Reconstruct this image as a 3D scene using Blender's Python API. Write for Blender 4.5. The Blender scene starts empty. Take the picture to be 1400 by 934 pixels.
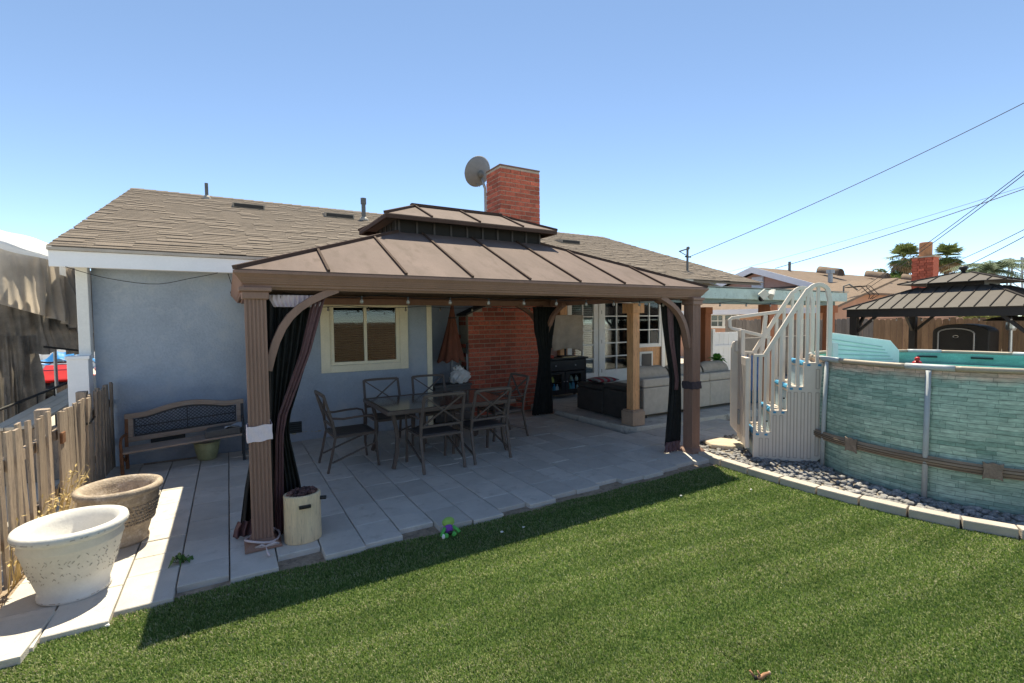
import bpy, math, random
import numpy as np
from mathutils import Vector, Matrix
random.seed(7)
S = bpy.context.scene
COL = S.collection

# ---------------------------------------------------------------- camera, sky, sun, exposure
CAMH = 1.8
yaw, pitch, roll = math.radians(30.5), math.radians(-2.5), math.radians(0.55)
fw = Vector((math.sin(yaw)*math.cos(pitch), math.cos(yaw)*math.cos(pitch), math.sin(pitch)))
rt0 = Vector((math.cos(yaw), -math.sin(yaw), 0)); up0 = rt0.cross(fw)
rt = rt0*math.cos(roll) - up0*math.sin(roll); up = rt0*math.sin(roll) + up0*math.cos(roll)
cam_d = bpy.data.cameras.new('camera'); cam = bpy.data.objects.new('camera', cam_d); COL.objects.link(cam)
cam_d.sensor_width = 36; cam_d.lens = 658/1400*36; cam_d.clip_end = 2000; cam_d.clip_start = .05
m = Matrix((( rt.x, up.x, -fw.x, 0), (rt.y, up.y, -fw.y, 0), (rt.z, up.z, -fw.z, CAMH), (0, 0, 0, 1)))
cam.matrix_world = m
S.camera = cam

SUN_TRAVEL = Vector((-.24, -.385, -1)).normalized()
sun_el = math.asin(-SUN_TRAVEL.z); sun_az = math.atan2(-SUN_TRAVEL.x, -SUN_TRAVEL.y)
W = bpy.data.worlds.new('World'); S.world = W; W.use_nodes = True
nt = W.node_tree; nt.nodes.clear()
sky = nt.nodes.new('ShaderNodeTexSky'); sky.sky_type = 'NISHITA'; sky.sun_disc = False
sky.sun_elevation = sun_el; sky.sun_rotation = sun_az; sky.altitude = 50
sky.air_density = .50; sky.dust_density = .0; sky.ozone_density = 1.3
bg = nt.nodes.new('ShaderNodeBackground'); bg.inputs['Strength'].default_value = .10
wo = nt.nodes.new('ShaderNodeOutputWorld')
nt.links.new(sky.outputs[0], bg.inputs[0]); nt.links.new(bg.outputs[0], wo.inputs[0])
sl = bpy.data.lights.new('sun', 'SUN'); sl.energy = 2.85; sl.angle = math.radians(.5); sl.color = (1, .93, .82)
so = bpy.data.objects.new('sun', sl); COL.objects.link(so); so.location = (10, 20, 40)
so.rotation_euler = SUN_TRAVEL.to_track_quat('-Z', 'Y').to_euler()
S.view_settings.view_transform = 'Standard'; S.view_settings.look = 'None'
S.view_settings.exposure = 1.62; S.view_settings.gamma = 1
S.view_settings.use_white_balance = True; S.view_settings.white_balance_temperature = 7300; S.view_settings.white_balance_tint = 3

# ---------------------------------------------------------------- materials
MATS = {}
def M(name, col, rough=.75, var=.12, scale=6, bump=0, bscale=80, metal=0, objvar=0, spec=.35, stretch=(1, 1, 1),
      col2=None, spot=.0, coat=0, trans=0):
    """colour with broad mottling, fine grain, optional second tone in patches and per-object variation"""
    if name in MATS: return MATS[name]
    mt = bpy.data.materials.new(name); mt.use_nodes = True; MATS[name] = mt
    n = mt.node_tree; b = n.nodes['Principled BSDF']; L = n.links.new
    b.inputs['Roughness'].default_value = rough; b.inputs['Metallic'].default_value = metal
    b.inputs['Specular IOR Level'].default_value = spec
    tc = n.nodes.new('ShaderNodeTexCoord'); mp = n.nodes.new('ShaderNodeMapping'); mp.inputs['Scale'].default_value = stretch
    L(tc.outputs['Object'], mp.inputs['Vector'])
    oi = n.nodes.new('ShaderNodeObjectInfo')
    add = n.nodes.new('ShaderNodeVectorMath'); add.operation = 'ADD'
    mul = n.nodes.new('ShaderNodeVectorMath'); mul.operation = 'SCALE'; mul.inputs[0].default_value = (13.1, 7.7, 5.3)
    L(oi.outputs['Random'], mul.inputs['Scale']); L(mp.outputs[0], add.inputs[0]); L(mul.outputs[0], add.inputs[1])
    n1 = n.nodes.new('ShaderNodeTexNoise'); n1.inputs['Scale'].default_value = scale; n1.inputs['Detail'].default_value = 5
    n1.inputs['Roughness'].default_value = .65
    n2 = n.nodes.new('ShaderNodeTexNoise'); n2.inputs['Scale'].default_value = bscale; n2.inputs['Detail'].default_value = 3
    L(add.outputs[0], n1.inputs['Vector']); L(add.outputs[0], n2.inputs['Vector'])
    rp = n.nodes.new('ShaderNodeMapRange'); rp.inputs[1].default_value = .3; rp.inputs[2].default_value = .7
    rp.inputs[3].default_value = 1-var; rp.inputs[4].default_value = 1+var; L(n1.outputs[0], rp.inputs[0])
    rp2 = n.nodes.new('ShaderNodeMapRange'); rp2.inputs[1].default_value = .3; rp2.inputs[2].default_value = .7
    rp2.inputs[3].default_value = 1-var*.5; rp2.inputs[4].default_value = 1+var*.5; L(n2.outputs[0], rp2.inputs[0])
    mm = n.nodes.new('ShaderNodeMath'); mm.operation = 'MULTIPLY'; L(rp.outputs[0], mm.inputs[0]); L(rp2.outputs[0], mm.inputs[1])
    fac = mm.outputs[0]
    if objvar:
        rp3 = n.nodes.new('ShaderNodeMapRange'); rp3.inputs[3].default_value = 1-objvar; rp3.inputs[4].default_value = 1+objvar
        L(oi.outputs['Random'], rp3.inputs[0])
        m3 = n.nodes.new('ShaderNodeMath'); m3.operation = 'MULTIPLY'; L(fac, m3.inputs[0]); L(rp3.outputs[0], m3.inputs[1]); fac = m3.outputs[0]
    sc = n.nodes.new('ShaderNodeVectorMath'); sc.operation = 'SCALE'; sc.inputs[0].default_value = col[:3]
    L(fac, sc.inputs['Scale']); out = sc.outputs[0]
    if col2 is not None:
        n3 = n.nodes.new('ShaderNodeTexNoise'); n3.inputs['Scale'].default_value = scale*2.3; n3.inputs['Detail'].default_value = 6
        n3.inputs['Roughness'].default_value = .7; L(add.outputs[0], n3.inputs['Vector'])
        r4 = n.nodes.new('ShaderNodeMapRange'); r4.inputs[1].default_value = .62-spot*.3; r4.inputs[2].default_value = .72-spot*.2
        L(n3.outputs[0], r4.inputs[0])
        mx = n.nodes.new('ShaderNodeMix'); mx.data_type = 'RGBA'; mx.inputs['B'].default_value = (*col2, 1)
        L(r4.outputs[0], mx.inputs['Factor']); L(out, mx.inputs['A']); out = mx.outputs['Result']
    L(out, b.inputs['Base Color'])
    if bump:
        bp = n.nodes.new('ShaderNodeBump'); bp.inputs['Strength'].default_value = bump; bp.inputs['Distance'].default_value = .01
        L(n2.outputs[0], bp.inputs['Height']); L(bp.outputs[0], b.inputs['Normal'])
    if coat: b.inputs['Coat Weight'].default_value = coat
    if trans:
        t = n.nodes.new('ShaderNodeBsdfTranslucent'); L(out, t.inputs[0])
        ms = n.nodes.new('ShaderNodeMixShader'); ms.inputs[0].default_value = trans
        o = n.nodes['Material Output']; L(b.outputs[0], ms.inputs[1]); L(t.outputs[0], ms.inputs[2]); L(ms.outputs[0], o.inputs[0])
    return mt

def glass_mat(name, tint=(.9, .95, .95), refl=.5, see=.75):
    if name in MATS: return MATS[name]
    mt = bpy.data.materials.new(name); mt.use_nodes = True; MATS[name] = mt
    n = mt.node_tree; n.nodes.clear(); L = n.links.new
    o = n.nodes.new('ShaderNodeOutputMaterial'); gl = n.nodes.new('ShaderNodeBsdfGlossy'); gl.inputs['Roughness'].default_value = .03
    gl.inputs[0].default_value = (.9, .92, .95, 1)
    tr = n.nodes.new('ShaderNodeBsdfTransparent'); tr.inputs[0].default_value = (*[c*see for c in tint], 1)
    fr = n.nodes.new('ShaderNodeFresnel'); fr.inputs[0].default_value = 1.5+refl
    mx = n.nodes.new('ShaderNodeMixShader'); L(fr.outputs[0], mx.inputs[0]); L(tr.outputs[0], mx.inputs[1]); L(gl.outputs[0], mx.inputs[2])
    L(mx.outputs[0], o.inputs[0]); return mt

STUCCO = M('stucco_blue', (.345, .395, .465), .9, .12, 1.3, .7, 45, col2=(.41, .45, .50), spot=.35)
FASCIA = M('fascia_white', (.91, .90, .91), .6, .03, 4, .05, 40)
CREAM = M('cream_trim', (.84, .76, .58), .6, .06, 5, .05, 40)
WHITEP = M('white_paint', (.80, .79, .76), .55, .05, 5, .05, 40)
VINYL = M('white_vinyl', (.82, .82, .82), .4, .03, 3)
GZ = M('gazebo_brown', (.265, .155, .118), .6, .12, 5, .08, 120, stretch=(1, 1, .3))
GZR = M('gazebo_roof', (.165, .122, .108), .8, .14, 2.2, .10, 90, stretch=(1.6,.5,1), col2=(.135, .10, .086), spot=.3, spec=.15)
GZD = M('gazebo_dark_frame', (.05, .042, .04), .5, .1, 5)
CHARC = M('chair_metal', (.115, .088, .074), .45, .14, 18, .05, 200)
SLING = M('chair_seat', (.09, .075, .07), .7, .15, 30, .2, 300)
BRK = M('brick_red', (.46, .115, .068), .85, .26, 14, .6, 90, objvar=.35, col2=(.26, .07, .05), spot=.3)
MORT = M('mortar', (.42, .35, .28), .95, .15, 12, .6, 120)
PAV = M('paver', (.565, .525, .475), .85, .10, 3.5, .3, 150, objvar=.10, col2=(.49, .45, .40), spot=.25)
SOIL = M('soil', (.34, .26, .19), .95, .3, 9, .9, 60, col2=(.20, .15, .11), spot=.4)
CONC = M('concrete', (.52, .50, .46), .88, .14, 2.5, .3, 70, col2=(.30, .28, .25), spot=.25)
KERBM = M('kerb_block', (.47, .415, .36), .9, .12, 4, .4, 120, objvar=.08)
SHING = M('shingle', (.178, .143, .116), .95, .10, 14, .8, 160, objvar=.13)
SHING2 = M('shingle_rest', (.178, .143, .116), .95, .10, 14, .8, 160)
OLDWOOD = M('weathered_wood', (.38, .295, .225), .88, .22, 5, .6, 60, objvar=.25, stretch=(6, 6, .7), col2=(.22, .17, .14), spot=.3)
OLDWOOD_D = M('weathered_wood_grey', (.36, .28, .22), .9, .2, 5, .6, 60, objvar=.2, stretch=(6, 6, .7), col2=(.15, .13, .12), spot=.3)
FENCEW = M('fence_cedar', (.33, .21, .13), .88, .2, 4, .5, 50, objvar=.28, stretch=(5, 5, .6), col2=(.2, .13, .09), spot=.2)
FENCEG = M('fence_grey', (.20, .175, .16), .9, .2, 4, .5, 50, objvar=.2, stretch=(5, 5, .6))
CEDAR = M('cedar_post', (.66, .36, .18), .65, .18, 6, .25, 50, stretch=(4, 4, .5), col2=(.36, .17, .085), spot=.25)
REDWOOD = M('redwood_stain', (.34, .12, .055), .6, .15, 6, .2, 50, stretch=(4, 4, .5))
TEAL = M('teal_paint', (.45, .55, .52), .7, .12, 5, .3, 60, col2=(.17, .22, .20), spot=.12)
BLACK = M('black_paint', (.022, .021, .021), .45, .15, 6)
BLACKC = M('black_cloth', (.018, .02, .02), .9, .3, 12, .2, 200)
CURT = M('curtain_mesh', (.022, .022, .021), .85, .25, 20, .2, 250, trans=.15)
MAUVE = M('mauve_satin', (.13, .065, .07), .5, .25, 14, .2, 60, stretch=(3, 3, .6))
PINKC = M('pale_pink_cloth', (.74, .62, .66), .85, .06, 10, .2, 120)
LOGM = M('log_concrete', (.80, .62, .40), .7, .12, 6, .5, 60, stretch=(7, 7, .6), col2=(.5, .38, .25), spot=.22)
LAVA = M('lava_rock', (.10, .055, .05), .95, .4, 20, 1, 60, objvar=.3)
POTW = M('pot_white', (.70, .685, .65), .6, .06, 8, .15, 60)
POTB = M('pot_brown', (.36, .29, .225), .8, .28, 9, .5, 70, col2=(.5, .42, .35), spot=.35)
POTG = M('pot_green', (.32, .34, .19), .35, .2, 12, .1, 60)
INPOT = M('pot_dust', (.55, .49, .45), .95, .12, 10, .4, 60)
BENCHW = M('bench_wood', (.34, .26, .21), .85, .22, 6, .5, 70, stretch=(.8, 6, 6), col2=(.36, .31, .27), spot=.25)
IRON = M('cast_iron', (.03, .034, .04), .55, .2, 12, .2, 80)
RUST = M('rusty_iron', (.20, .09, .045), .85, .3, 14, .4, 80)
UMB = M('umbrella_cloth', (.19, .068, .042), .85, .2, 8, .2, 120, stretch=(1, 1, .4))
PLASTW = M('white_plastic_bag', (.78, .77, .76), .4, .08, 12, .3, 30, trans=.15)
TAUPE = M('taupe_cover', (.40, .33, .27), .9, .12, 6, .2, 150)
SOFA = M('sofa_grey', (.48, .44, .385), .92, .10, 10, .3, 300)
SOFAD = M('sofa_dark', (.05, .045, .042), .7, .2, 8, .15, 150)
CUSH = M('sofa_cushion', (.43, .38, .32), .95, .12, 9, .3, 250)
GREENL = M('bright_leaf', (.10, .30, .035), .6, .25, 20, objvar=.15)
BLUEC = M('blue_webbing', (.10, .19, .38), .7, .15, 20, .2, 120)
BLUED = M('blue_plastic', (.02, .11, .20), .4, .12, 8)
STAIR = M('stair_plastic', (.70, .61, .53), .55, .05, 3, .12, 200)
STAIRB = M('stair_blue', (.06, .30, .52), .45, .08, 8)
STAIRG = M('stair_groove_shade', (.46, .37, .32), .6, .05, 4)  # stair plastic darkened to paint the shade inside its grooves
POOLF = M('pool_frame', (.44, .46, .47), .45, .08, 6)
RIMC = M('pool_rim', (.40, .33, .26), .5, .1, 6)
BELT = M('pool_belt', (.30, .225, .165), .8, .28, 5, .3, 60, stretch=(.6, .6, 6))
MINT = M('mint_plastic', (.74, .80, .73), .5, .07, 4, .05, 60)
RED = M('red_plastic', (.50, .02, .02), .35, .15, 6)
BLUETARP = M('blue_tarp', (.03, .22, .52), .45, .2, 8, .4, 30)
TARPW = M('white_tarp', (.88, .89, .90), .5, .04, 3, .2, 15, trans=.5)
SHADE = M('shade_cloth', (.62, .54, .46), .95, .14, 4, .3, 200, trans=.6)
SHADED = M('shade_cloth_dark', (.24, .21, .18), .95, .3, 5, .3, 120, trans=.45)
DGREEN = M('dark_green_net', (.02, .032, .028), .9, .3, 10)
RUBBER = M('rubber', (.03, .03, .03), .85, .3, 20, .5, 60)
METAL = M('galvanised', (.30, .31, .33), .45, .12, 10, .05, 80, metal=.6)
DISHM = M('dish_grey', (.20, .205, .21), .6, .1, 6)
PIPE = M('vent_pipe', (.13, .13, .125), .6, .15, 10)
PEACH = M('peach_stucco', (.52, .29, .20), .92, .08, 3, .4, 40)
PINKST = M('pink_stucco', (.46, .27, .23), .92, .08, 3, .4, 40)
TANROOF = M('tan_roof', (.185, .132, .096), .92, .18, 5, .6, 25)
LAVENDER = M('pale_trim', (.66, .66, .72), .6, .05, 4)
CLAY = M('clay_pot', (.42, .20, .10), .85, .15, 10)
DKROOF = M('dark_gazebo_roof', (.10, .087, .078), .75, .1, 5)
DKF = M('dark_gazebo_frame', (.018, .016, .016), .5, .15, 6)
FROND = M('palm_frond', (.15, .18, .06), .7, .3, 3, trans=.25)
FRONDB = M('palm_frond_blue', (.17, .22, .13), .7, .25, 3, trans=.25)
FRONDY = M('palm_dead_frond', (.36, .24, .13), .9, .25, 4)
BARK = M('palm_bark', (.20, .15, .11), .95, .25, 12, .8, 40)
LEAF = M('shrub_leaf', (.12, .17, .05), .7, .3, 3, trans=.25)
WIRE = M('wire', (.012, .012, .014), .6, .1)
SIDING = M('siding_cream', (.62, .57, .48), .7, .07, 4, .1, 40, stretch=(5, 5, .5))
BLIND = M('blind', (.10, .085, .07), .6, .06, 8)
BLINDW = M('blind_white', (.72, .71, .68), .6, .05, 8)
INTER = M('dark_interior', (.03, .028, .025), .9, .3, 3)
GLASS = glass_mat('window_glass', refl=.0, see=.8)
TABLEG = M('table_glass', (.10, .085, .075), .12, .15, 3, spec=.6)
WATERG = None
PEB = M('pebble', (.26, .25, .245), .85, .6, 9, .3, 60)
ROCK = M('stone_tan', (.48, .40, .31), .9, .15, 8, .5, 60)
GREYBOX = M('grey_box', (.10, .098, .096), .7, .15, 8)
SILVER = M('silver_trim', (.55, .55, .55), .3, .08, 8, metal=.7)
BULB = M('bulb_glass', (.30, .27, .24), .15, .1, 10, spec=.6)

# ---------------------------------------------------------------- mesh helpers
ORG = {}
def fin(o, parent):
    COL.objects.link(o)
    if parent is not None: o.parent = parent
def mesh_from(name, V, F, mat, smooth=False):
    me = bpy.data.meshes.new(name); me.from_pydata([tuple(v) for v in V], [], F); me.update()
    if mat: me.materials.append(mat)
    if smooth: me.polygons.foreach_set('use_smooth', [True]*len(me.polygons))
    return me
class MB:
    def __init__(s): s.V = []; s.F = []
    def box(s, x0, x1, y0, y1, z0, z1):
        i = len(s.V); s.V += [(x0,y0,z0),(x1,y0,z0),(x1,y1,z0),(x0,y1,z0),(x0,y0,z1),(x1,y0,z1),(x1,y1,z1),(x0,y1,z1)]
        s.F += [tuple(i+k for k in f) for f in ((3,2,1,0),(4,5,6,7),(0,1,5,4),(1,2,6,5),(2,3,7,6),(3,0,4,7))]; return s
    def hexa(s, P):   # 8 corners, bottom 4 ccw then top 4
        i = len(s.V); s.V += [tuple(p) for p in P]
        s.F += [tuple(i+k for k in f) for f in ((3,2,1,0),(4,5,6,7),(0,1,5,4),(1,2,6,5),(2,3,7,6),(3,0,4,7))]; return s
    def bar(s, p, q, w, h, upv=(0,0,1)):
        p, q = Vector(p), Vector(q); d = (q-p).normalized(); u = Vector(upv)
        if abs(d.dot(u)) > .98: u = Vector((0,1,0))
        a = d.cross(u).normalized()*w/2; b = a.cross(d).normalized()*h/2
        return s.hexa([p-a-b, p+a-b, q+a-b, q-a-b, p-a+b, p+a+b, q+a+b, q-a+b])
    def path(s, pts, w, h, upv=(0,0,1), closed=False):   # rectangular section swept along points
        pts = [Vector(p) for p in pts]; n = len(pts); i0 = len(s.V)
        for k, p in enumerate(pts):
            a_ = pts[max(k-1,0)] if not closed else pts[k-1]; b_ = pts[min(k+1,n-1)] if not closed else pts[(k+1)%n]
            d = (b_-a_).normalized(); u = Vector(upv)
            if abs(d.dot(u)) > .98: u = Vector((0,1,0))
            a = d.cross(u).normalized()*w/2; b = a.cross(d).normalized()*h/2
            s.V += [tuple(p-a-b), tuple(p+a-b), tuple(p+a+b), tuple(p-a+b)]
        for k in range(n if closed else n-1):
            j = i0+4*k; l = i0+4*((k+1) % n)
            for e in range(4): s.F.append((j+e, j+(e+1)%4, l+(e+1)%4, l+e))
        if not closed: s.F += [(i0+3,i0+2,i0+1,i0), tuple(i0+4*(n-1)+k for k in range(4))]
        return s
    def tube(s, pts, r, n=8, cap=True, closed=False):
        pts = [Vector(p) for p in pts]; N = len(pts); i0 = len(s.V); ref = None
        for k, p in enumerate(pts):
            a_ = pts[k-1] if (k or closed) else p; b_ = pts[(k+1)%N] if (k < N-1 or closed) else p
            d = (b_-a_).normalized()
            if ref is None: ref = Vector((0,0,1)) if abs(d.z) < .9 else Vector((1,0,0))
            a = d.cross(ref).normalized(); b = a.cross(d).normalized(); ref = b
            rr = r[k] if isinstance(r, (list, tuple)) else r
            for t in range(n):
                c = 2*math.pi*t/n; s.V.append(tuple(p+a*rr*math.cos(c)+b*rr*math.sin(c)))
        for k in range(N if closed else N-1):
            j = i0+n*k; l = i0+n*((k+1) % N)
            for t in range(n): s.F.append((j+t, j+(t+1)%n, l+(t+1)%n, l+t))
        if cap and not closed: s.F += [tuple(i0+t for t in range(n))[::-1], tuple(i0+n*(N-1)+t for t in range(n))]
        return s
    def lathe(s, prof, n=32, c=(0,0,0), sx=1, sy=1, cap=True, wob=None):
        i0 = len(s.V); N = len(prof)
        for k, (r, z) in enumerate(prof):
            for t in range(n):
                a = 2*math.pi*t/n; q = wob(a, k/(N-1)) if wob else 1
                s.V.append((c[0]+r*q*sx*math.cos(a), c[1]+r*q*sy*math.sin(a), c[2]+z))
        for k in range(N-1):
            for t in range(n):
                j = i0+k*n; s.F.append((j+t, j+(t+1)%n, j+n+(t+1)%n, j+n+t))
        if cap: s.F += [tuple(i0+t for t in range(n))[::-1], tuple(i0+(N-1)*n+t for t in range(n))]
        return s
    def prism(s, poly, o, u, v, n, t):   # 2-d polygon in the frame o,u,v extruded by t along n
        o, u, v, n = Vector(o), Vector(u), Vector(v), Vector(n); i = len(s.V); N = len(poly)
        for k in (0, 1):
            s.V += [tuple(o+u*a+v*b+n*(t*k)) for a, b in poly]
        s.F += [tuple(range(i, i+N)), tuple(range(i+2*N-1, i+N-1, -1))]
        for k in range(N): s.F.append((i+k, i+N+k, i+N+(k+1)%N, i+(k+1)%N))
        return s
    def grid(s, f, nu, nv):
        i = len(s.V)
        for a in range(nu+1):
            for b in range(nv+1): s.V.append(tuple(f(a/nu, b/nv)))
        for a in range(nu):
            for b in range(nv):
                j = i+a*(nv+1)+b; s.F.append((j, j+nv+1, j+nv+2, j+1))
        return s
    def ball(s, c, r, seg=10, rings=7, sq=(1,1,1), jit=0, rnd=random):
        i = len(s.V); V = []
        ph = [rnd.uniform(-jit, jit) for _ in range(seg*(rings+1))]
        for a in range(rings+1):
            t = math.pi*a/rings
            for b in range(seg):
                p = 2*math.pi*b/seg; q = r*(1+(ph[a*seg+b] if 0 < a < rings else 0))
                V.append((c[0]+q*sq[0]*math.sin(t)*math.cos(p), c[1]+q*sq[1]*math.sin(t)*math.sin(p), c[2]+q*sq[2]*math.cos(t)))
        s.V += V
        for a in range(rings):
            for b in range(seg): s.F.append((i+a*seg+b, i+(a+1)*seg+b, i+(a+1)*seg+(b+1)%seg, i+a*seg+(b+1)%seg))
        return s
    def build(s, name, mat, parent=None, smooth=False, bevel=0, solid=0, local=False, auto=False):
        if parent is None:
            xs = [v[0] for v in s.V]; ys = [v[1] for v in s.V]; zs = [v[2] for v in s.V]
            o0 = Vector(((min(xs)+max(xs))/2, (min(ys)+max(ys))/2, min(zs)))
        else: o0 = ORG[parent.name]
        me = mesh_from(name, [(v[0]-o0.x, v[1]-o0.y, v[2]-o0.z) for v in s.V], s.F, mat, smooth)
        o = bpy.data.objects.new(name, me); fin(o, parent)
        if parent is None: o.location = o0
        ORG[o.name] = o0
        if solid:
            md = o.modifiers.new('solid', 'SOLIDIFY'); md.thickness = solid; md.offset = 0
        if bevel:
            md = o.modifiers.new('bevel', 'BEVEL'); md.width = bevel; md.segments = 2; md.limit_method = 'ANGLE'; md.angle_limit = math.radians(40)
        return o
def tag(o, label=None, cat=None, group=None, kind=None):
    if label: o['label'] = label
    if cat: o['category'] = cat
    if group: o['group'] = group
    if kind: o['kind'] = kind
    return o
def thing(name, label, cat, loc=(0,0,0), group=None):
    o = bpy.data.objects.new(name, None); COL.objects.link(o); o.location = loc; o.empty_display_size = .1
    ORG[o.name] = Vector(loc); return tag(o, label, cat, group)
def inst(me, name, parent, loc, rot=(0,0,0), scale=(1,1,1)):
    o = bpy.data.objects.new(name, me); fin(o, parent); o.location = Vector(loc)-ORG[parent.name]; o.rotation_euler = rot; o.scale = scale
    ORG[o.name] = ORG[parent.name]; return o
def copy_tree(o, parent=None):
    c = o.copy(); COL.objects.link(c); c.parent = parent; ORG[c.name] = ORG[o.name]
    for ch in list(o.children): copy_tree(ch, c)
    return c
def bx(*a): return MB().box(*a)
def boxmesh(name, sx, sy, sz, mat, ch=.004):   # small chamfered block centred in x,y with its top at z=0
    x, y = sx/2, sy/2; c = ch
    V = [(-x,-y,-sz),(x,-y,-sz),(x,y,-sz),(-x,y,-sz),(-x,-y,-c),(x,-y,-c),(x,y,-c),(-x,y,-c),
         (-x+c,-y+c,0),(x-c,-y+c,0),(x-c,y-c,0),(-x+c,y-c,0)]
    F = [(3,2,1,0),(0,1,5,4),(1,2,6,5),(2,3,7,6),(3,0,4,7),(4,5,9,8),(5,6,10,9),(6,7,11,10),(7,4,8,11),(8,9,10,11)]
    return mesh_from(name, V, F, mat)


# ================================================================ SETTING
o = bx(-150, 250, -150, 300, -.5, -.075).build('ground', M('dry_ground', (.50, .45, .38), .95, .2, .6, .5, 30)); tag(o, kind='structure')

# --- patio of grey pavers laid in columns
PITCH = .316; X0 = -.045
FRONT = {-4:3.62, -3:3.70, -2:3.80, -1:3.93, 0:3.87, 1:4.05, 2:3.86, 3:3.90, 4:4.02, 5:3.87, 6:3.85, 7:3.97, 8:3.90, 9:3.98, 10:3.97,
         11:4.04, 12:3.95, 13:3.93, 14:3.99, 15:4.02, 16:3.96}
sub = bx(-1.34, 5.42, 3.72, 7.93, -.074, -.04)
sub.box(5.42, 8.0, 4.55, 5.62, -.074, -.04)
o = sub.build('patio', SOIL); tag(o, kind='structure'); patio = o
pav_mesh = {}
def paver(col, y0, y1, z=0, width=None, xc=None):
    L = round(y1-y0, 3); w = width or PITCH-.009
    k = (L, round(w, 3))
    if k not in pav_mesh: pav_mesh[k] = boxmesh('paver', w, L-.009, .046, PAV, .005)
    xm = xc if xc is not None else X0+(col+.5)*PITCH
    inst(pav_mesh[k], 'paver', patio, (xm, (y0+y1)/2, z+random.uniform(-.003, .003)),
         (random.gauss(0, .004), random.gauss(0, .004), random.gauss(0, .003)))
rp = random.Random(3)
for c in range(-4, 17):
    y = FRONT[c]; first = True
    yend = 7.9 if c > 1 else (7.62 if c in (-2, -3) else 7.74)
    while y < yend-.02:
        L = rp.choice([.475, .475, .475, .42]) if c > -1 else rp.choice([.475, .315, .475])
        if first and c > 0: L = rp.choice([.475, .32, .40])
        L = min(L, yend-y)
        if L < .1: break
        paver(c, y, y+L, z=(.004 if first else 0)); y += L; first = False
for c in range(17, 24):
    y = 4.62 if c > 17 else 4.25
    while y < 5.55:
        L = min(.475, 5.56-y)
        if L < .1: break
        paver(c, y, y+L); y += L

# --- concrete slab of the porch, with a worn step edge
o = MB().prism([(5.42,6.9),(5.36,8.4),(5.6,10.2),(13.2,10.2),(13.2,5.35),(7.6,5.5),(5.62,5.60),(5.50,5.85)], (0,0,-.073), (1,0,0),(0,1,0),(0,0,1), .14).build('porch_slab', CONC, bevel=.012); tag(o, kind='structure')

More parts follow.
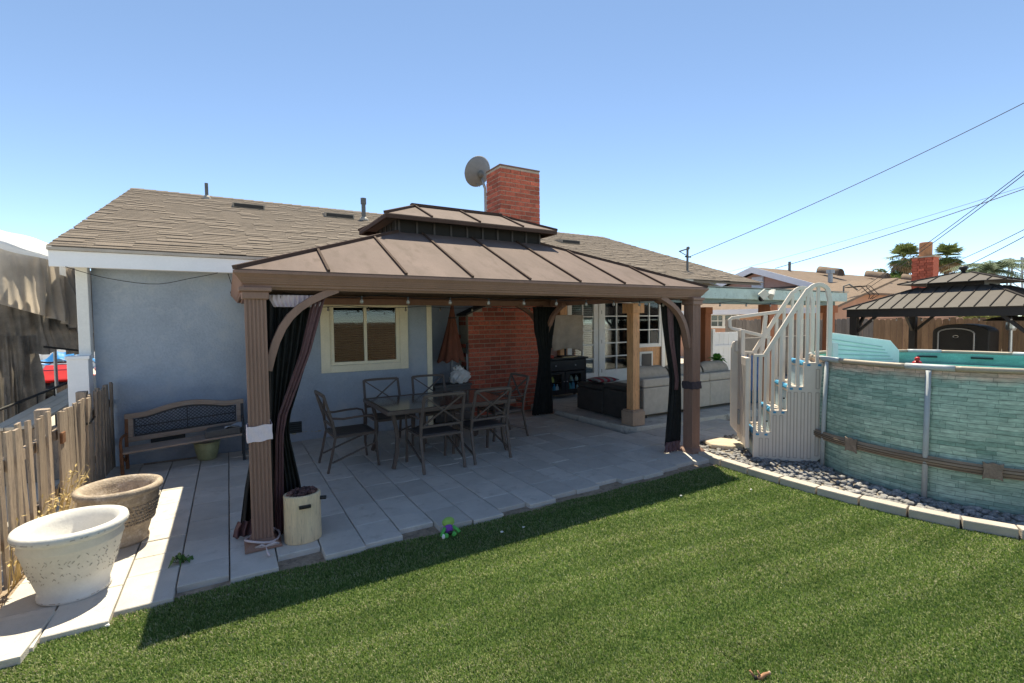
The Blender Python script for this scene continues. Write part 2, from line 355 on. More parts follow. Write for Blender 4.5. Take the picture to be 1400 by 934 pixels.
# --- turf
lawn_poly = [(-4,-6),(6.2,-6),(6.25,.35),(5.96,.62),(5.72,.92),(5.53,1.22),(5.39,1.55),(5.29,1.9),(5.225,2.26),(5.19,2.64),(5.18,3.02),(5.19,3.4),(5.22,3.8),(5.28,4.05),(4.7,4.06),(-1.3,4.02),(-4,4.02)]
o = MB().prism(lawn_poly, (0,0,-.072), (1,0,0),(0,1,0),(0,0,1), .03).build('lawn', M('turf_backing', (.07, .11, .03), .95, .25, 20, .5, 80)); tag(o, kind='structure')
def front_of(x):
    c = np.clip(np.floor((x-X0)/PITCH).astype(int), -4, 16)
    return np.array([FRONT[k] for k in range(-4, 17)])[c+4]
def turf():
    rng = np.random.default_rng(5)
    out = []
    need = 430000; tot = 0
    F_ = np.array(fw); R_ = np.array(rt); U_ = np.array(up)
    pol = np.array(lawn_poly)
    while tot < need:
        p = np.column_stack([rng.uniform(-2.6, 5.9, 400000), rng.uniform(-.2, 4.02, 400000)])
        v = np.column_stack([p, np.full(len(p), -CAMH)])
        d = v@F_; sx = (v@R_)/np.maximum(d, .01)*658; sy = -(v@U_)/np.maximum(d, .01)*658
        keep = (d > .5) & (np.abs(sx) < 860) & (sy < 620)
        keep &= rng.random(len(p)) < np.clip((2.6/np.maximum(d, .5))**1.5, 0, 1)
        inside = np.zeros(len(p), bool)
        for i in range(len(pol)):
            a, b = pol[i-1], pol[i]
            cond = ((a[1] > p[:,1]) != (b[1] > p[:,1]))
            xi = (b[0]-a[0])*(p[:,1]-a[1])/(b[1]-a[1]+1e-12)+a[0]
            inside ^= cond & (p[:,0] < xi)
        keep &= inside & (p[:,1] < np.minimum(front_of(p[:,0])-.004, 3.855+.015*np.sin(p[:,0]*7)))
        q = p[keep]; out.append(q); tot += len(q)
    P = np.concatenate(out)[:need]; n = len(P)
    # pile direction wanders in broad bands so the turf catches light unevenly
    q_ = P[:,1]+.12*P[:,0]+.05*np.sin(P[:,0]*1.9)
    band = np.sin(q_*14)+.7*np.sin(q_*31+1.2+.5*np.sin(P[:,0]*3))+.5*np.sin(P[:,0]*2.1+P[:,1]*2.9)
    ang = 2.4+.45*band+rng.normal(0, 1.2, n)
    h = rng.uniform(.012, .022, n)*(1+.05*band); lean = rng.uniform(.15, .8, n)
    w = rng.uniform(.0018, .0034, n)*(1+.18*np.clip(np.hypot(P[:,0], P[:,1])-2.5, 0, 4))
    dx, dy = np.cos(ang), np.sin(ang); fa = rng.uniform(0, 6.28, n); ax, ay = np.cos(fa)*w, np.sin(fa)*w
    z0 = -.036
    V = np.empty((n, 5, 3), np.float32)
    V[:,0] = np.column_stack([P[:,0]-ax, P[:,1]-ay, np.full(n, z0)]); V[:,1] = np.column_stack([P[:,0]+ax, P[:,1]+ay, np.full(n, z0)])
    mx, my = P[:,0]+dx*h*lean*.35, P[:,1]+dy*h*lean*.35; mz = z0+h*.62
    V[:,2] = np.column_stack([mx+ax*.9, my+ay*.9, mz]); V[:,3] = np.column_stack([mx-ax*.9, my-ay*.9, mz])
    V[:,4] = np.column_stack([P[:,0]+dx*h*lean, P[:,1]+dy*h*lean, z0+h*(1-.25*lean)])
    me = bpy.data.meshes.new('grass'); me.vertices.add(n*5); me.vertices.foreach_set('co', V.ravel())
    base = np.arange(n)*5
    loops = np.column_stack([base, base+1, base+2, base+3, base+3, base+2, base+4]).ravel().astype(np.int32)
    ls = np.empty(2*n, np.int32); ls[0::2] = np.arange(n)*7; ls[1::2] = np.arange(n)*7+4
    me.loops.add(n*7); me.loops.foreach_set('vertex_index', loops)
    me.polygons.add(2*n); me.polygons.foreach_set('loop_start', ls)
    me.update(calc_edges=True)
    at = me.attributes.new('tone', 'FLOAT', 'POINT'); tone = np.repeat(np.clip(rng.random(n)*.92+.055*band+.03, 0, 1), 5).astype(np.float32); at.data.foreach_set('value', tone)  # band also puts the pile's light and dark stripes into blade colour
    mt = bpy.data.materials.new('turf_blade'); mt.use_nodes = True; nn = mt.node_tree; b = nn.nodes['Principled BSDF']
    a = nn.nodes.new('ShaderNodeAttribute'); a.attribute_name = 'tone'
    cr = nn.nodes.new('ShaderNodeValToRGB'); e = cr.color_ramp; e.elements[0].color = (.085, .165, .035, 1); e.elements[1].color = (.56, .52, .36, 1)
    e.elements[1].position = 1.0
    for ps, cc in ((.35, (.165, .26, .062, 1)), (.7, (.27, .34, .11, 1)), (.9, (.46, .48, .27, 1))):
        q = e.elements.new(ps); q.color = cc
    nn.links.new(a.outputs['Fac'], cr.inputs[0])
    tc = nn.nodes.new('ShaderNodeTexCoord'); nz = nn.nodes.new('ShaderNodeTexNoise'); nz.inputs['Scale'].default_value = 1.6; nz.inputs['Detail'].default_value = 4
    nn.links.new(tc.outputs['Object'], nz.inputs['Vector'])
    mr = nn.nodes.new('ShaderNodeMapRange'); mr.inputs[1].default_value = .3; mr.inputs[2].default_value = .7; mr.inputs[3].default_value = .88; mr.inputs[4].default_value = 1.10
    nn.links.new(nz.outputs[0], mr.inputs[0])
    scn = nn.nodes.new('ShaderNodeVectorMath'); scn.operation = 'SCALE'; nn.links.new(cr.outputs[0], scn.inputs[0]); nn.links.new(mr.outputs[0], scn.inputs['Scale'])
    nn.links.new(scn.outputs[0], b.inputs['Base Color']); b.inputs['Roughness'].default_value = .5; b.inputs['Specular IOR Level'].default_value = .3
    tr_ = nn.nodes.new('ShaderNodeBsdfTranslucent'); nn.links.new(scn.outputs[0], tr_.inputs[0]); ms_ = nn.nodes.new('ShaderNodeMixShader'); ms_.inputs[0].default_value = .42
    nn.links.new(b.outputs[0], ms_.inputs[1]); nn.links.new(tr_.outputs[0], ms_.inputs[2]); nn.links.new(ms_.outputs[0], nn.nodes['Material Output'].inputs[0])
    me.materials.append(mt)
    o = bpy.data.objects.new('artificial_grass', me); COL.objects.link(o)
    tag(o, 'short green artificial grass blades covering the lawn', 'grass', kind='stuff')
turf()

# --- gravel strip, kerb blocks, stepping stone
o = MB().prism([(5.34,4.1),(5.45,4.6),(7.9,4.6),(8.2,3.2),(8.2,-1),(6.6,.2),(5.8,.95),(5.46,1.6),(5.3,2.3),(5.25,2.9)], (0,0,-.07), (1,0,0),(0,1,0),(0,0,1), .055).build('gravel_bed', M('gravel_soil', (.22, .19, .16), .95, .3, 12, .8, 60)); tag(o, kind='structure')
kerb = bx(4.9, 4.92, 2.4, 2.42, -.074, -.06).build('kerb', KERBM); tag(kerb, kind='structure')
kp = [Vector(p) for p in ((5.34,4.16),(5.27,3.78),(5.24,3.40),(5.23,3.02),(5.24,2.64),(5.275,2.27),(5.34,1.91),(5.44,1.57),(5.58,1.25),(5.77,.95),(6.0,.66),(6.28,.40))]
def seg_quad(a, b, w0, w1):
    d = (b-a).normalized(); n = Vector((-d.y, d.x)); return [a+n*w0, a+n*w1, b+n*w1, b+n*w0]
for a, b in zip(kp[:-1], kp[1:]):
    d = (b-a).normalized()*.006; q = seg_quad(a+d, b-d, -.06, .06); zt = .05+random.uniform(-.006, .006)
    c = (a+b)/2; P = [(p.x, p.y, -.07) for p in q]+[(p.x, p.y, zt) for p in q]
    MB().hexa(P).build('kerb_block', KERBM, kerb, bevel=.009)
mb = MB(); rg = random.Random(11)
def in_pool(x, y): return ((x-7.37)/1.46)**2+((y-2.15)/1.56)**2 < 1
cnt = 0
while cnt < 1500:
    y = rg.uniform(.5, 4.62); i = min(range(len(kp)), key=lambda k: abs(kp[k].y-y)); xk = kp[i].x+.075
    x = xk+rg.uniform(0, 1)**1.3*(1.0 if y < 3.3 else 2.0)
    if in_pool(x, y): continue
    r = rg.uniform(.018, .048); mb.ball((x, y, -.012+r*.25), r, 6, 4, (1, rg.uniform(.6, 1), rg.uniform(.4, .65)), .12, rg); cnt += 1
o = mb.build('river_pebbles', PEB, smooth=True); tag(o, 'grey river pebbles filling the strip between kerb and pool', 'pebbles', kind='stuff')
mb = MB().lathe([(.02,0),(.27,0),(.28,.03),(.265,.06),(.02,.066)], 6, (6.03, 4.33, -.012))
tag(mb.build('stepping_stone', ROCK, bevel=.012), 'hexagonal tan stepping stone in the gravel by the pool stairs', 'stone')

# ================================================================ HOUSE
house = thing('house', 'single storey blue stucco house with brown shingle roof and brick chimney', 'house', (5, 9, 0))
WY = 7.9
# walls (window opening left free in the blue front wall)
w = MB(); wx0, wx1, wz0, wz1 = 1.36, 2.47, 1.15, 2.06
w.box(-1.46, wx0, WY, WY+.2, -.07, 2.62); w.box(wx1, 3.02, WY, WY+.2, -.07, 2.62)
w.box(wx0, wx1, WY, WY+.2, -.07, wz0); w.box(wx0, wx1, WY, WY+.2, wz1, 2.62)
w.box(-1.46, -1.26, WY+.2, 19, -.07, 2.62)
w.box(2.82, 3.02, WY+.2, 8.75, -.07, 2.62); w.box(2.82, 5.72, 8.78, 8.98, -.07, 2.9)
w.box(5.52, 5.72, 8.98, 10.1, -.07, 3.2)
w.box(-1.26, 11.75, 18.8, 19, -.07, 2.62)
w.build('wall', STUCCO, house)
g_ = MB().prism([(WY, 2.6), (19, 2.6), (13.45, 4.5)], (-1.46,0,0), (0,1,0),(0,0,1),(1,0,0), .2); g_.build('gable', STUCCO, house)
bx(11.55, 11.75, 10.25, 18.8, -.07, 2.9).build('wall', SIDING, house)
MB().prism([(WY+.4, 2.6), (19, 2.6), (13.45, 4.5)], (11.55,0,0), (0,1,0),(0,0,1),(1,0,0), .2).build('gable', SIDING, house)
# corner column with pedestal, white corner board
bx(-1.58, -1.465, WY-.16, WY-.01, 1.42, 2.50).build('corner_post', WHITEP, house, bevel=.006)
mb = bx(-1.68, -1.48, WY-.24, WY-.02, -.07, 1.38); mb.box(-1.695, -1.465, WY-.255, WY-.005, 1.38, 1.42)
mb.build('post_pedestal', FASCIA, house, bevel=.006)
bx(2.945, 3.035, WY-.022, WY-.002, -.02, 2.6).build('corner_board', CREAM, house, bevel=.003)
# foundation vents
for xa, xb, za, zb in ((.66,.92,.13,.30), (-.93,-.55,.22,.31)):
    v = MB().box(xa, xb, WY-.012, WY-.003, za, zb).build('foundation_vent', M('vent_dark', (.03,.035,.035), .8), house)
    mb = MB()
    for k in range(5): mb.bar((xa+.01, WY-.016, za+.02+k*(zb-za-.04)/4), (xb-.01, WY-.016, za+.02+k*(zb-za-.04)/4), .006, .006)
    mb.build('vent_bar', M('vent_bar', (.08,.09,.1), .8), v)
# torn paint along the wall foot
mb = MB(); r9 = random.Random(4)
for k in range(16):
    x = .72+k*.055+r9.uniform(-.02,.02); z = .12+.0*k+r9.uniform(-.01,.015); s_ = r9.uniform(.008,.028)
    if k in (9,10): continue
    mb.ball((x, WY-.001, z), s_, 6, 4, (1.4,.12,.55), .3, r9)
tag(mb.build('bare_plaster_patches', M('bare_plaster', (.42,.38,.27), .95, .2, 30), house), kind='stuff')

# window of the blue wall: trim, sash, mullion, panes, blind slats
win = bx(1.222, 1.36, WY-.03, WY-.002, 1.01, 2.2).box(2.47, 2.608, WY-.03, WY-.002, 1.01, 2.2).box(1.36, 2.47, WY-.03, WY-.002, 1.01, 1.12).box(1.36, 2.47, WY-.03, WY-.002, 2.08, 2.2).build('window', CREAM, house, bevel=.006)
mb = MB()
for xa, xb in ((1.362,1.42),(2.41,2.468)): mb.box(xa, xb, WY-.012, WY+.05, 1.122, 2.078)
mb.box(1.42, 2.41, WY-.012, WY+.05, 1.122, 1.17); mb.box(1.42, 2.41, WY-.012, WY+.05, 2.03, 2.078)
mb.box(1.885, 1.93, WY-.010, WY+.05, 1.17, 2.03)
mb.build('sash', CREAM, win, bevel=.004)
for xa, xb in ((1.42,1.885),(1.93,2.41)): bx(xa, xb, WY+.02, WY+.026, 1.17, 2.03).build('pane', GLASS, win)
for xa, xb in ((1.41,1.90),(1.92,2.43)):
    for k in range(24):
        z = 1.17+k*.037
        MB().hexa([(xa,WY+.075,z-.004),(xb,WY+.075,z-.004),(xb,WY+.105,z+.012),(xa,WY+.105,z+.012),(xa,WY+.075,z-.002),(xb,WY+.075,z-.002),(xb,WY+.105,z+.014),(xa,WY+.105,z+.014)]).build('blind_slat', BLIND, win)
bx(1.3, 2.55, WY+.22, WY+.24, 1.0, 2.2).build('room_darkness', INTER, win)

# roof: deck, fascia, soffit, shingles, ridge caps, vents, pipes
EY, EZ, RY, RZ = 7.45, 2.70, 13.5, 4.77
sl_ = (RZ-EZ)/(RY-EY); SA = math.atan(sl_)
RX0, RX1 = -1.75, 11.9
roof = MB().prism([(EY+.02,EZ-.06),(RY,RZ-.06),(RY*2-EY,EZ-.06),(RY*2-EY,EZ-.012),(RY,RZ-.012),(EY+.02,EZ-.012)], (RX0+.02,0,0), (0,1,0),(0,0,1),(1,0,0), RX1-RX0-.04).build('roof', M('roof_deck', (.2,.16,.13), .95), house)
mb = bx(RX0+.005, 4.2, EY-.005, EY+.022, 2.47, 2.655); mb.box(6.2, 8.6, EY-.005, EY+.022, 2.47, 2.655)
fas = mb.build('fascia', FASCIA, house, bevel=.004)
bx(RX0-.001, 9.2, EY-.035, EY+.03, 2.658, 2.694).build('drip_edge', M('drip_edge', (.50,.43,.36), .6), house)
for x0 in (RX0, RX1-.03):
    s1 = 1 if x0 < 0 else 0
    ys = EY+.025 if s1 else 8.9; zs = (ys-EY)*sl_
    MB().hexa([(x0,ys,2.50+zs),(x0+.03,ys,2.50+zs),(x0+.03,RY,RZ-.26),(x0,RY,RZ-.26),(x0,ys,2.665+zs),(x0+.03,ys,2.665+zs),(x0+.03,RY,RZ-.03),(x0,RY,RZ-.03)]).build('barge_board', FASCIA, house)
bx(RX0+.04, 3.0, EY+.03, WY-.001, 2.50, 2.515).build('soffit', FASCIA, house)
bx(5.75, 9.2, EY+.03, 10.08, 2.50, 2.515).build('soffit', FASCIA, house)
smesh = {}
WD = (.20, .26, .31, .36, .42)
for wd in WD:
    me = boxmesh('shingle', wd-.001, .165, .012, SHING, .001); smesh[wd] = me
EXPO = .125; SL = (RY-EY)/math.cos(SA); nc = int(SL/EXPO)
slots = []; rs = random.Random(21)
for c in range(nc+1):
    x = RX0-rs.uniform(0, .25) if c % 2 else RX0-rs.uniform(.0, .12)
    while x < RX1-.06:
        wd = rs.choice(WD); xa = max(x, RX0); xb = min(x+wd, RX1); x += wd
        if xb-xa < .05: continue
        s_ = c*EXPO+.07; y = EY+s_*math.cos(SA)-.02; z = EZ+s_*math.sin(SA)
        if 4.55 < (xa+xb)/2 < 5.72 and 8.25 < y < 9.0: continue
        slots.append((xa, xb, y, z, rs.choice((0, .0, .0, .007))))
def vis_size(t):
    xm = (t[0]+t[1])/2; d = xm*fw.x+t[2]*fw.y; return (t[1]-t[0])/d/d if d > 0 else 0
slots.sort(key=lambda t: -vis_size(t) if not (2.2 < (t[0]+t[1])/2 < 6 and t[2] < 9.6) else 0)
tilt = SA-math.asin(.012/.165)*.7
for xa, xb, y, z, dz in slots[:300]:
    wd = min(WD, key=lambda q: abs(q-(xb-xa)))
    inst(smesh[wd], 'shingle', roof, ((xa+xb)/2, y, z+.010+dz), (tilt, 0, 0), ((xb-xa)/wd, 1, 1))
mb = MB(); ct, st = math.cos(tilt), math.sin(tilt)
tones = []
for xa, xb, y, z, dz in slots[300:]:
    h = .0825; z += .010+dz
    lo = (y-h*ct, z-h*st); hi = (y+h*ct, z+h*st)
    mb.hexa([(xa+.0005,lo[0],lo[1]-.014),(xb-.0005,lo[0],lo[1]-.014),(xb-.0005,hi[0],hi[1]-.014),(xa+.0005,hi[0],hi[1]-.014),
             (xa+.0005,lo[0],lo[1]),(xb-.0005,lo[0],lo[1]),(xb-.0005,hi[0],hi[1]),(xa+.0005,hi[0],hi[1])])
    tones += [rs.random()]*8
so_ = mb.build('shingles', SHING2, roof); tag(so_, kind='stuff')
at = so_.data.attributes.new('tone', 'FLOAT', 'POINT'); at.data.foreach_set('value', tones)
# the joined shingles get the same tab-to-tab variation from the attribute
n_ = SHING2.node_tree; a_ = n_.nodes.new('ShaderNodeAttribute'); a_.attribute_name = 'tone'
mr_ = n_.nodes.new('ShaderNodeMapRange'); mr_.inputs[3].default_value = .87; mr_.inputs[4].default_value = 1.13; n_.links.new(a_.outputs['Fac'], mr_.inputs[0])
b_ = n_.nodes['Principled BSDF']; src = b_.inputs['Base Color'].links[0].from_socket
sc_ = n_.nodes.new('ShaderNodeVectorMath'); sc_.operation = 'SCALE'; n_.links.new(src, sc_.inputs[0]); n_.links.new(mr_.outputs[0], sc_.inputs['Scale']); n_.links.new(sc_.outputs[0], b_.inputs['Base Color'])
cap = MB().hexa([(-.1,-.15,-.052),(.13,-.15,-.052),(.13,0,.0),(-.1,0,.0),(-.1,-.15,-.036),(.13,-.15,-.036),(.13,0,.03),(-.1,0,.018)])
cap.hexa([(-.1,0,.0),(.13,0,.0),(.13,.15,-.052),(-.1,.15,-.052),(-.1,0,.018),(.13,0,.03),(.13,.15,-.036),(-.1,.15,-.036)])
capm = mesh_from('ridge_cap', cap.V, cap.F, SHING)
x = RX0+.1
while x < RX1-.1: inst(capm, 'ridge_cap', roof, (x, RY, RZ+.012)); x += .215
def roof_z(y): return EZ+(y-EY)*sl_
for x, y, h, r, capd in ((-.33,13.1,.36,.035,0), (2.92,12.0,.52,.05,1)):
    mb = MB().tube([(x,y,roof_z(y)-.1),(x,y,roof_z(y)+h)], r, 12)
    if capd: mb.tube([(x,y,roof_z(y)+h-.12),(x,y,roof_z(y)+h+.02)], r*1.35, 12)
    p = mb.build('vent_pipe', PIPE, house, smooth=False)
    MB().lathe([(r*2.6,-.02),(r*2.2,.03),(r*1.1,.08)], 12, (x,y,roof_z(y)+.01)).build('flashing', M('flashing', (.36,.32,.27), .6), p)
for x, y, wv in ((.47,12.05,.62), (2.35,11.95,.66), (8.6,11.2,.66)):
    z = roof_z(y)+.02; t = .35
    v = MB().hexa([(x-wv/2,y-.02,z+.0),(x+wv/2,y-.02,z),(x+wv/2,y+t,z+t*sl_),(x-wv/2,y+t,z+t*sl_),(x-wv/2,y-.02,z+.10),(x+wv/2,y-.02,z+.10),(x+wv/2,y+t,z+t*sl_+.015),(x-wv/2,y+t,z+t*sl_+.015)]).build('roof_vent', M('roof_vent', (.33,.28,.22), .8, .15), house)
    bx(x-wv/2+.03, x+wv/2-.03, y-.026, y-.0215, z+.012, z+.085).build('vent_opening', M('vent_shadow', (.05,.045,.04), .9), v)

# chimney: mortar core and single bricks
CY = 8.35; chim = MB()
chim.prism([(3.95,-.07),(5.70,-.07),(5.70,2.25),(4.68,2.25),(3.95,1.93)], (0,CY+.008,0), (1,0,0),(0,0,1),(0,1,0), .42)
chim.box(4.688, 5.612, CY+.009, CY+.572, 2.24, 4.84)
chim = chim.build('chimney', MORT, house)
BL, BH = .235, .088
bm_full = boxmesh('brick', BL-.012, .10, BH-.013, BRK, .003); bm_half = boxmesh('brick', BL/2-.012, .10, BH-.013, BRK, .003)
bricks = []   # (x, y, ztop, rz, full?, prio)
def run_front(xa_f, xb, y, z0, z1, prio):
    z = z0; c = 0
    while z+BH <= z1+.001:
        xa = xa_f(z); x = xa-(BL/2 if c % 2 else 0)
        while x < xb-.03:
            a, b = max(x, xa), min(x+BL, xb)
            if b-a > .04: bricks.append(('f', (a+b)/2, y+.05, z+BH-.006, b-a, prio(z, (a+b)/2)))
            x += BL
        z += BH; c += 1
def run_side(x, ya, yb, z0, z1, prio):
    z = z0; c = 1
    while z+BH <= z1+.001:
        y = ya-(BL/2 if c % 2 else 0)
        while y < yb-.03:
            a, b = max(y, ya), min(y+BL, yb)
            if b-a > .04: bricks.append(('s', x+.05, (a+b)/2, z+BH-.006, b-a, prio(z, y)))
            y += BL
        z += BH; c += 1
run_front(lambda z: 3.95+max(0, (z+BH-1.93)/.438), 5.70, CY, -.05, 2.25, lambda z, x: 1 if (z > .55 and x < 4.95) else 0)
run_side(3.95, CY+.10, CY+.43, -.05, 1.93, lambda z, y: 1 if z > .9 else 0)
run_front(lambda z: 4.68, 5.62, CY, 2.25, 4.87, lambda z, x: 2 if z > 2.9 else 0)
run_side(4.68, CY+.10, CY+.58, 2.25, 4.87, lambda z, y: 2 if z > 2.9 else 0)
bricks.sort(key=lambda b: -b[5])
rb = random.Random(8); mb = MB()
for i, (k, x, y, z, L, pr_) in enumerate(bricks):
    jit = rb.uniform(-.0025, .0025)
    if i < 300:
        full = L > .16; bl = BL if full else BL/2
        inst(bm_full if full else bm_half, 'brick', chim, (x, y+jit, z) if k == 'f' else (x+jit, y, z), (0, 0, 0 if k == 'f' else math.pi/2), ((L-.012)/(bl-.012), 1, 1))
    else:
        h = (L-.012)/2
        if k == 'f': mb.box(x-h, x+h, y-.05, y+.05, z-BH+.013, z)
        else: mb.box(x-.05, x+.05, y-h, y+h, z-BH+.013, z)
o = mb.build('bricks', BRK, chim); tag(o, kind='stuff')
bx(4.675, 5.625, CY-.006, CY+.586, 4.842, 4.875).build('chimney_cap', M('chimney_crown', (.2,.12,.1), .95, .2, 10), chim, bevel=.01)
mb = MB().hexa([(3.9,CY-.03,1.90),(4.69,CY-.03,2.245),(4.69,CY+.44,2.245),(3.9,CY+.44,1.90),(3.9,CY-.03,1.935),(4.69,CY-.03,2.28),(4.69,CY+.44,2.28),(3.9,CY+.44,1.935)])
mb.build('chimney_shoulder', M('shoulder_cap', (.05,.045,.045), .8), chim)

# recessed porch wall: french door, side lights, window with dog door, vertical siding
PY = 10.1
bx(5.72, 7.60, PY, PY+.15, 0, 3.2).build('porch_wall', PINKST, house)
bx(11.22, 11.75, PY, PY+.15, 0, 3.2).build('porch_wall', SIDING, house)
bx(7.60, 11.22, PY+.02, PY+.15, 2.42, 3.2).build('porch_wall', SIDING, house)
bx(10.12, 11.22, PY+.02, PY+.15, .07, .98).build('porch_wall', CEDAR, house)
for k in range(4): bx(11.28+k*.12, 11.30+k*.12, PY-.012, PY-.001, .07, 2.6).build('siding_batten', SIDING, house)
bx(7.30, 7.52, PY-.14, PY-.002, .07, 2.6).build('porch_pilaster', CEDAR, house, bevel=.006)
def lite_unit(name, x0, x1, z0, z1, cols, rows, px0, px1, pz0, pz1, blinds, handle=0):
    fr = MB()
    fr.box(x0, px0, PY-.03, PY+.04, z0, z1); fr.box(px1, x1, PY-.03, PY+.04, z0, z1)
    fr.box(px0, px1, PY-.03, PY+.04, z0, pz0); fr.box(px0, px1, PY-.03, PY+.04, pz1, z1)
    f = fr.build(name, WHITEP, house, bevel=.006)
    cw = (px1-px0)/cols; rh = (pz1-pz0)/rows
    for c in range(1, cols): bx(px0+c*cw-.015, px0+c*cw+.015, PY-.024, PY+.03, pz0, pz1).build('muntin', WHITEP, f)
    for r in range(1, rows): bx(px0, px1, PY-.0225, PY+.028, pz0+r*rh-.015, pz0+r*rh+.015).build('muntin', WHITEP, f)
    for c in range(cols):
        for r in range(rows):
            bx(px0+c*cw+.012, px0+(c+1)*cw-.012, PY+.0, PY+.006, pz0+r*rh+.012, pz0+(r+1)*rh-.012).build('pane', GLASS, f)
    if blinds:
        k = 0
        while pz0+k*.05 < pz1:
            z = pz0+k*.05; MB().hexa([(px0-.03,PY+.055,z),(px1+.03,PY+.055,z),(px1+.03,PY+.075,z+.036),(px0-.03,PY+.075,z+.036),(px0-.03,PY+.057,z),(px1+.03,PY+.057,z),(px1+.03,PY+.077,z+.036),(px0-.03,PY+.077,z+.036)]).build('blind_slat', BLINDW, f); k += 1
    if handle:
        MB().tube([(x1-.05,PY-.03,1.05),(x1-.05,PY-.07,1.05)], .02, 10).ball((x1-.05,PY-.085,1.05), .03).build('knob', BLACK, f, smooth=True)
        MB().tube([(x1-.05,PY-.03,1.2),(x1-.05,PY-.05,1.2)], .026, 10).build('deadbolt', BLACK, f)
        for z in (.4,1.2,2.0): MB().tube([(x0+.005,PY-.035,z-.05),(x0+.005,PY-.035,z+.05)], .012, 8).build('hinge', BLACK, f)
    return f
lite_unit('side_light', 7.62, 8.66, .07, 2.42, 2, 5, 7.76, 8.50, .36, 2.26, 1)
bx(8.665, 8.755, PY-.05, PY+.05, .07, 2.42).build('door_jamb', WHITEP, house, bevel=.005)
lite_unit('french_door', 8.76, 9.94, .075, 2.40, 2, 5, 8.90, 9.76, .42, 2.26, 0, 1)
bx(9.945, 10.115, PY-.05, PY+.05, .07, 2.42).build('door_jamb', WHITEP, house, bevel=.005)
lite_unit('porch_window', 10.12, 11.10, .985, 2.40, 2, 3, 10.20, 11.0, 1.09, 2.30, 1)
bx(11.10, 11.24, PY-.045, PY-.003, .07, 2.6).build('door_jamb', WHITEP, house, bevel=.005)
dd = bx(10.22, 10.74, PY-.03, PY-.002, .30, .86).build('dog_door', WHITEP, house, bevel=.006)
bx(10.28, 10.68, PY-.038, PY-.031, .34, .80).build('flap', M('dog_flap', (.06,.06,.065), .4), dd)
bx(5.7, 11.5, 13.0, 13.1, 0, 3.2).build('room_back_wall', M('room_wall', (.16,.13,.11), .9), house)
bx(5.7, 11.5, PY+.15, 13.0, -.06, .05).build('room_floor', M('room_floor', (.12,.07,.04), .6), house)

# satellite dish behind the chimney
t = thing('satellite_dish', 'round grey satellite dish mounted on the shingle roof behind the chimney', 'satellite dish', (4.86, 9.3, roof_z(9.3)))
MB().tube([(4.86,9.3,roof_z(9.3)+.0),(4.84,9.28,4.2),(4.82,9.25,4.62),(4.70,9.22,4.86)], .03, 10).build('mast', METAL, t, smooth=True)
ax = Vector((-.25, .80, .42)).normalized(); e1 = ax.cross(Vector((0,0,1))).normalized(); e2 = e1.cross(ax)
def dishf(u, v):
    a = 2*math.pi*u; r = .345*v; p = Vector((4.65,9.2,4.93)) + e1*r*math.cos(a)+e2*r*.92*math.sin(a)+ax*(.10*v*v-.05); return p
MB().grid(dishf, 36, 8).build('dish', DISHM, t, smooth=True, solid=.012)
MB().ball((4.67,9.15,4.88), .075, 10, 8).build('bracket', PIPE, t, smooth=True)
MB().tube([(4.66,9.2,4.64),(4.62,9.55,4.85),(4.58,9.75,5.05)], .014, 6).build('feed_arm', METAL, t)
# wires drooping under the eave
tag(MB().tube([(-1.6+ (1.5*i/14), 7.44+.1*math.sin(i), 2.47-.17*math.sin(math.pi*i/14)) for i in range(15)], .004, 5).build('cable', WIRE), 'thin cable drooping below the white fascia near the house corner', 'cable')
tag(MB().tube([(.02,WY-.02,2.5),(.10,WY-.015,2.2),(.34,WY-.012,1.98),(.62,WY-.012,1.72)], .004, 5).build('cable', WIRE), 'thin cable stapled slanting down the blue wall behind the gazebo post', 'cable')

# ================================================================ GAZEBO
GX0, GX1, GY0, GY1 = .115, 5.445, 4.27, 7.75
GC = ((GX0+GX1)/2, (GY0+GY1)/2)
gz = thing('gazebo', 'brown hardtop gazebo with double roof and arched braces over the paved patio', 'gazebo', (GC[0], GC[1], 0))
PW = .15
def fluted(w, n=5, d=.006):
    pts = []; h = w/2
    side = [(-h, 0)]
    st_ = w/(2*n+1)
    x = -h+st_
    for k in range(n): side += [(x, 0), (x+.003, d), (x+st_-.003, d), (x+st_, 0)]; x += 2*st_
    for q in range(4):
        c, s_ = math.cos(q*math.pi/2), math.sin(q*math.pi/2)
        for a, b in side: pts.append((a*c-(-h+b)*s_, a*s_+(-h+b)*c))
    return pts
FL = fluted(PW)
for px_, py_ in ((GX0+.075,GY0+.075),(GX1-.075,GY0+.075),(GX0+.26,GY1-.075),(GX1-.19,GY1-.075)):
    p = MB().prism(FL, (px_,py_,.03), (1,0,0),(0,1,0),(0,0,1), 2.03).build('post', GZ, gz)
    mb = MB().lathe([(.185,0),(.185,.012),(.165,.03),(.118,.055),(.112,.07)], 4, (0,0,0)); 
    V = [(px_+(v[0]*math.cos(.7854)-v[1]*math.sin(.7854)), py_+(v[0]*math.sin(.7854)+v[1]*math.cos(.7854)), v[2]+.006) for v in mb.V]; mb.V = V
    mb.build('base_plate', GZ, p)
    bx(px_-.095, px_+.095, py_-.095, py_+.095, 1.985, 2.045).box(px_-.115, px_+.115, py_-.115, py_+.115, 2.045, 2.080).build('capital', GZ, p, bevel=.008)
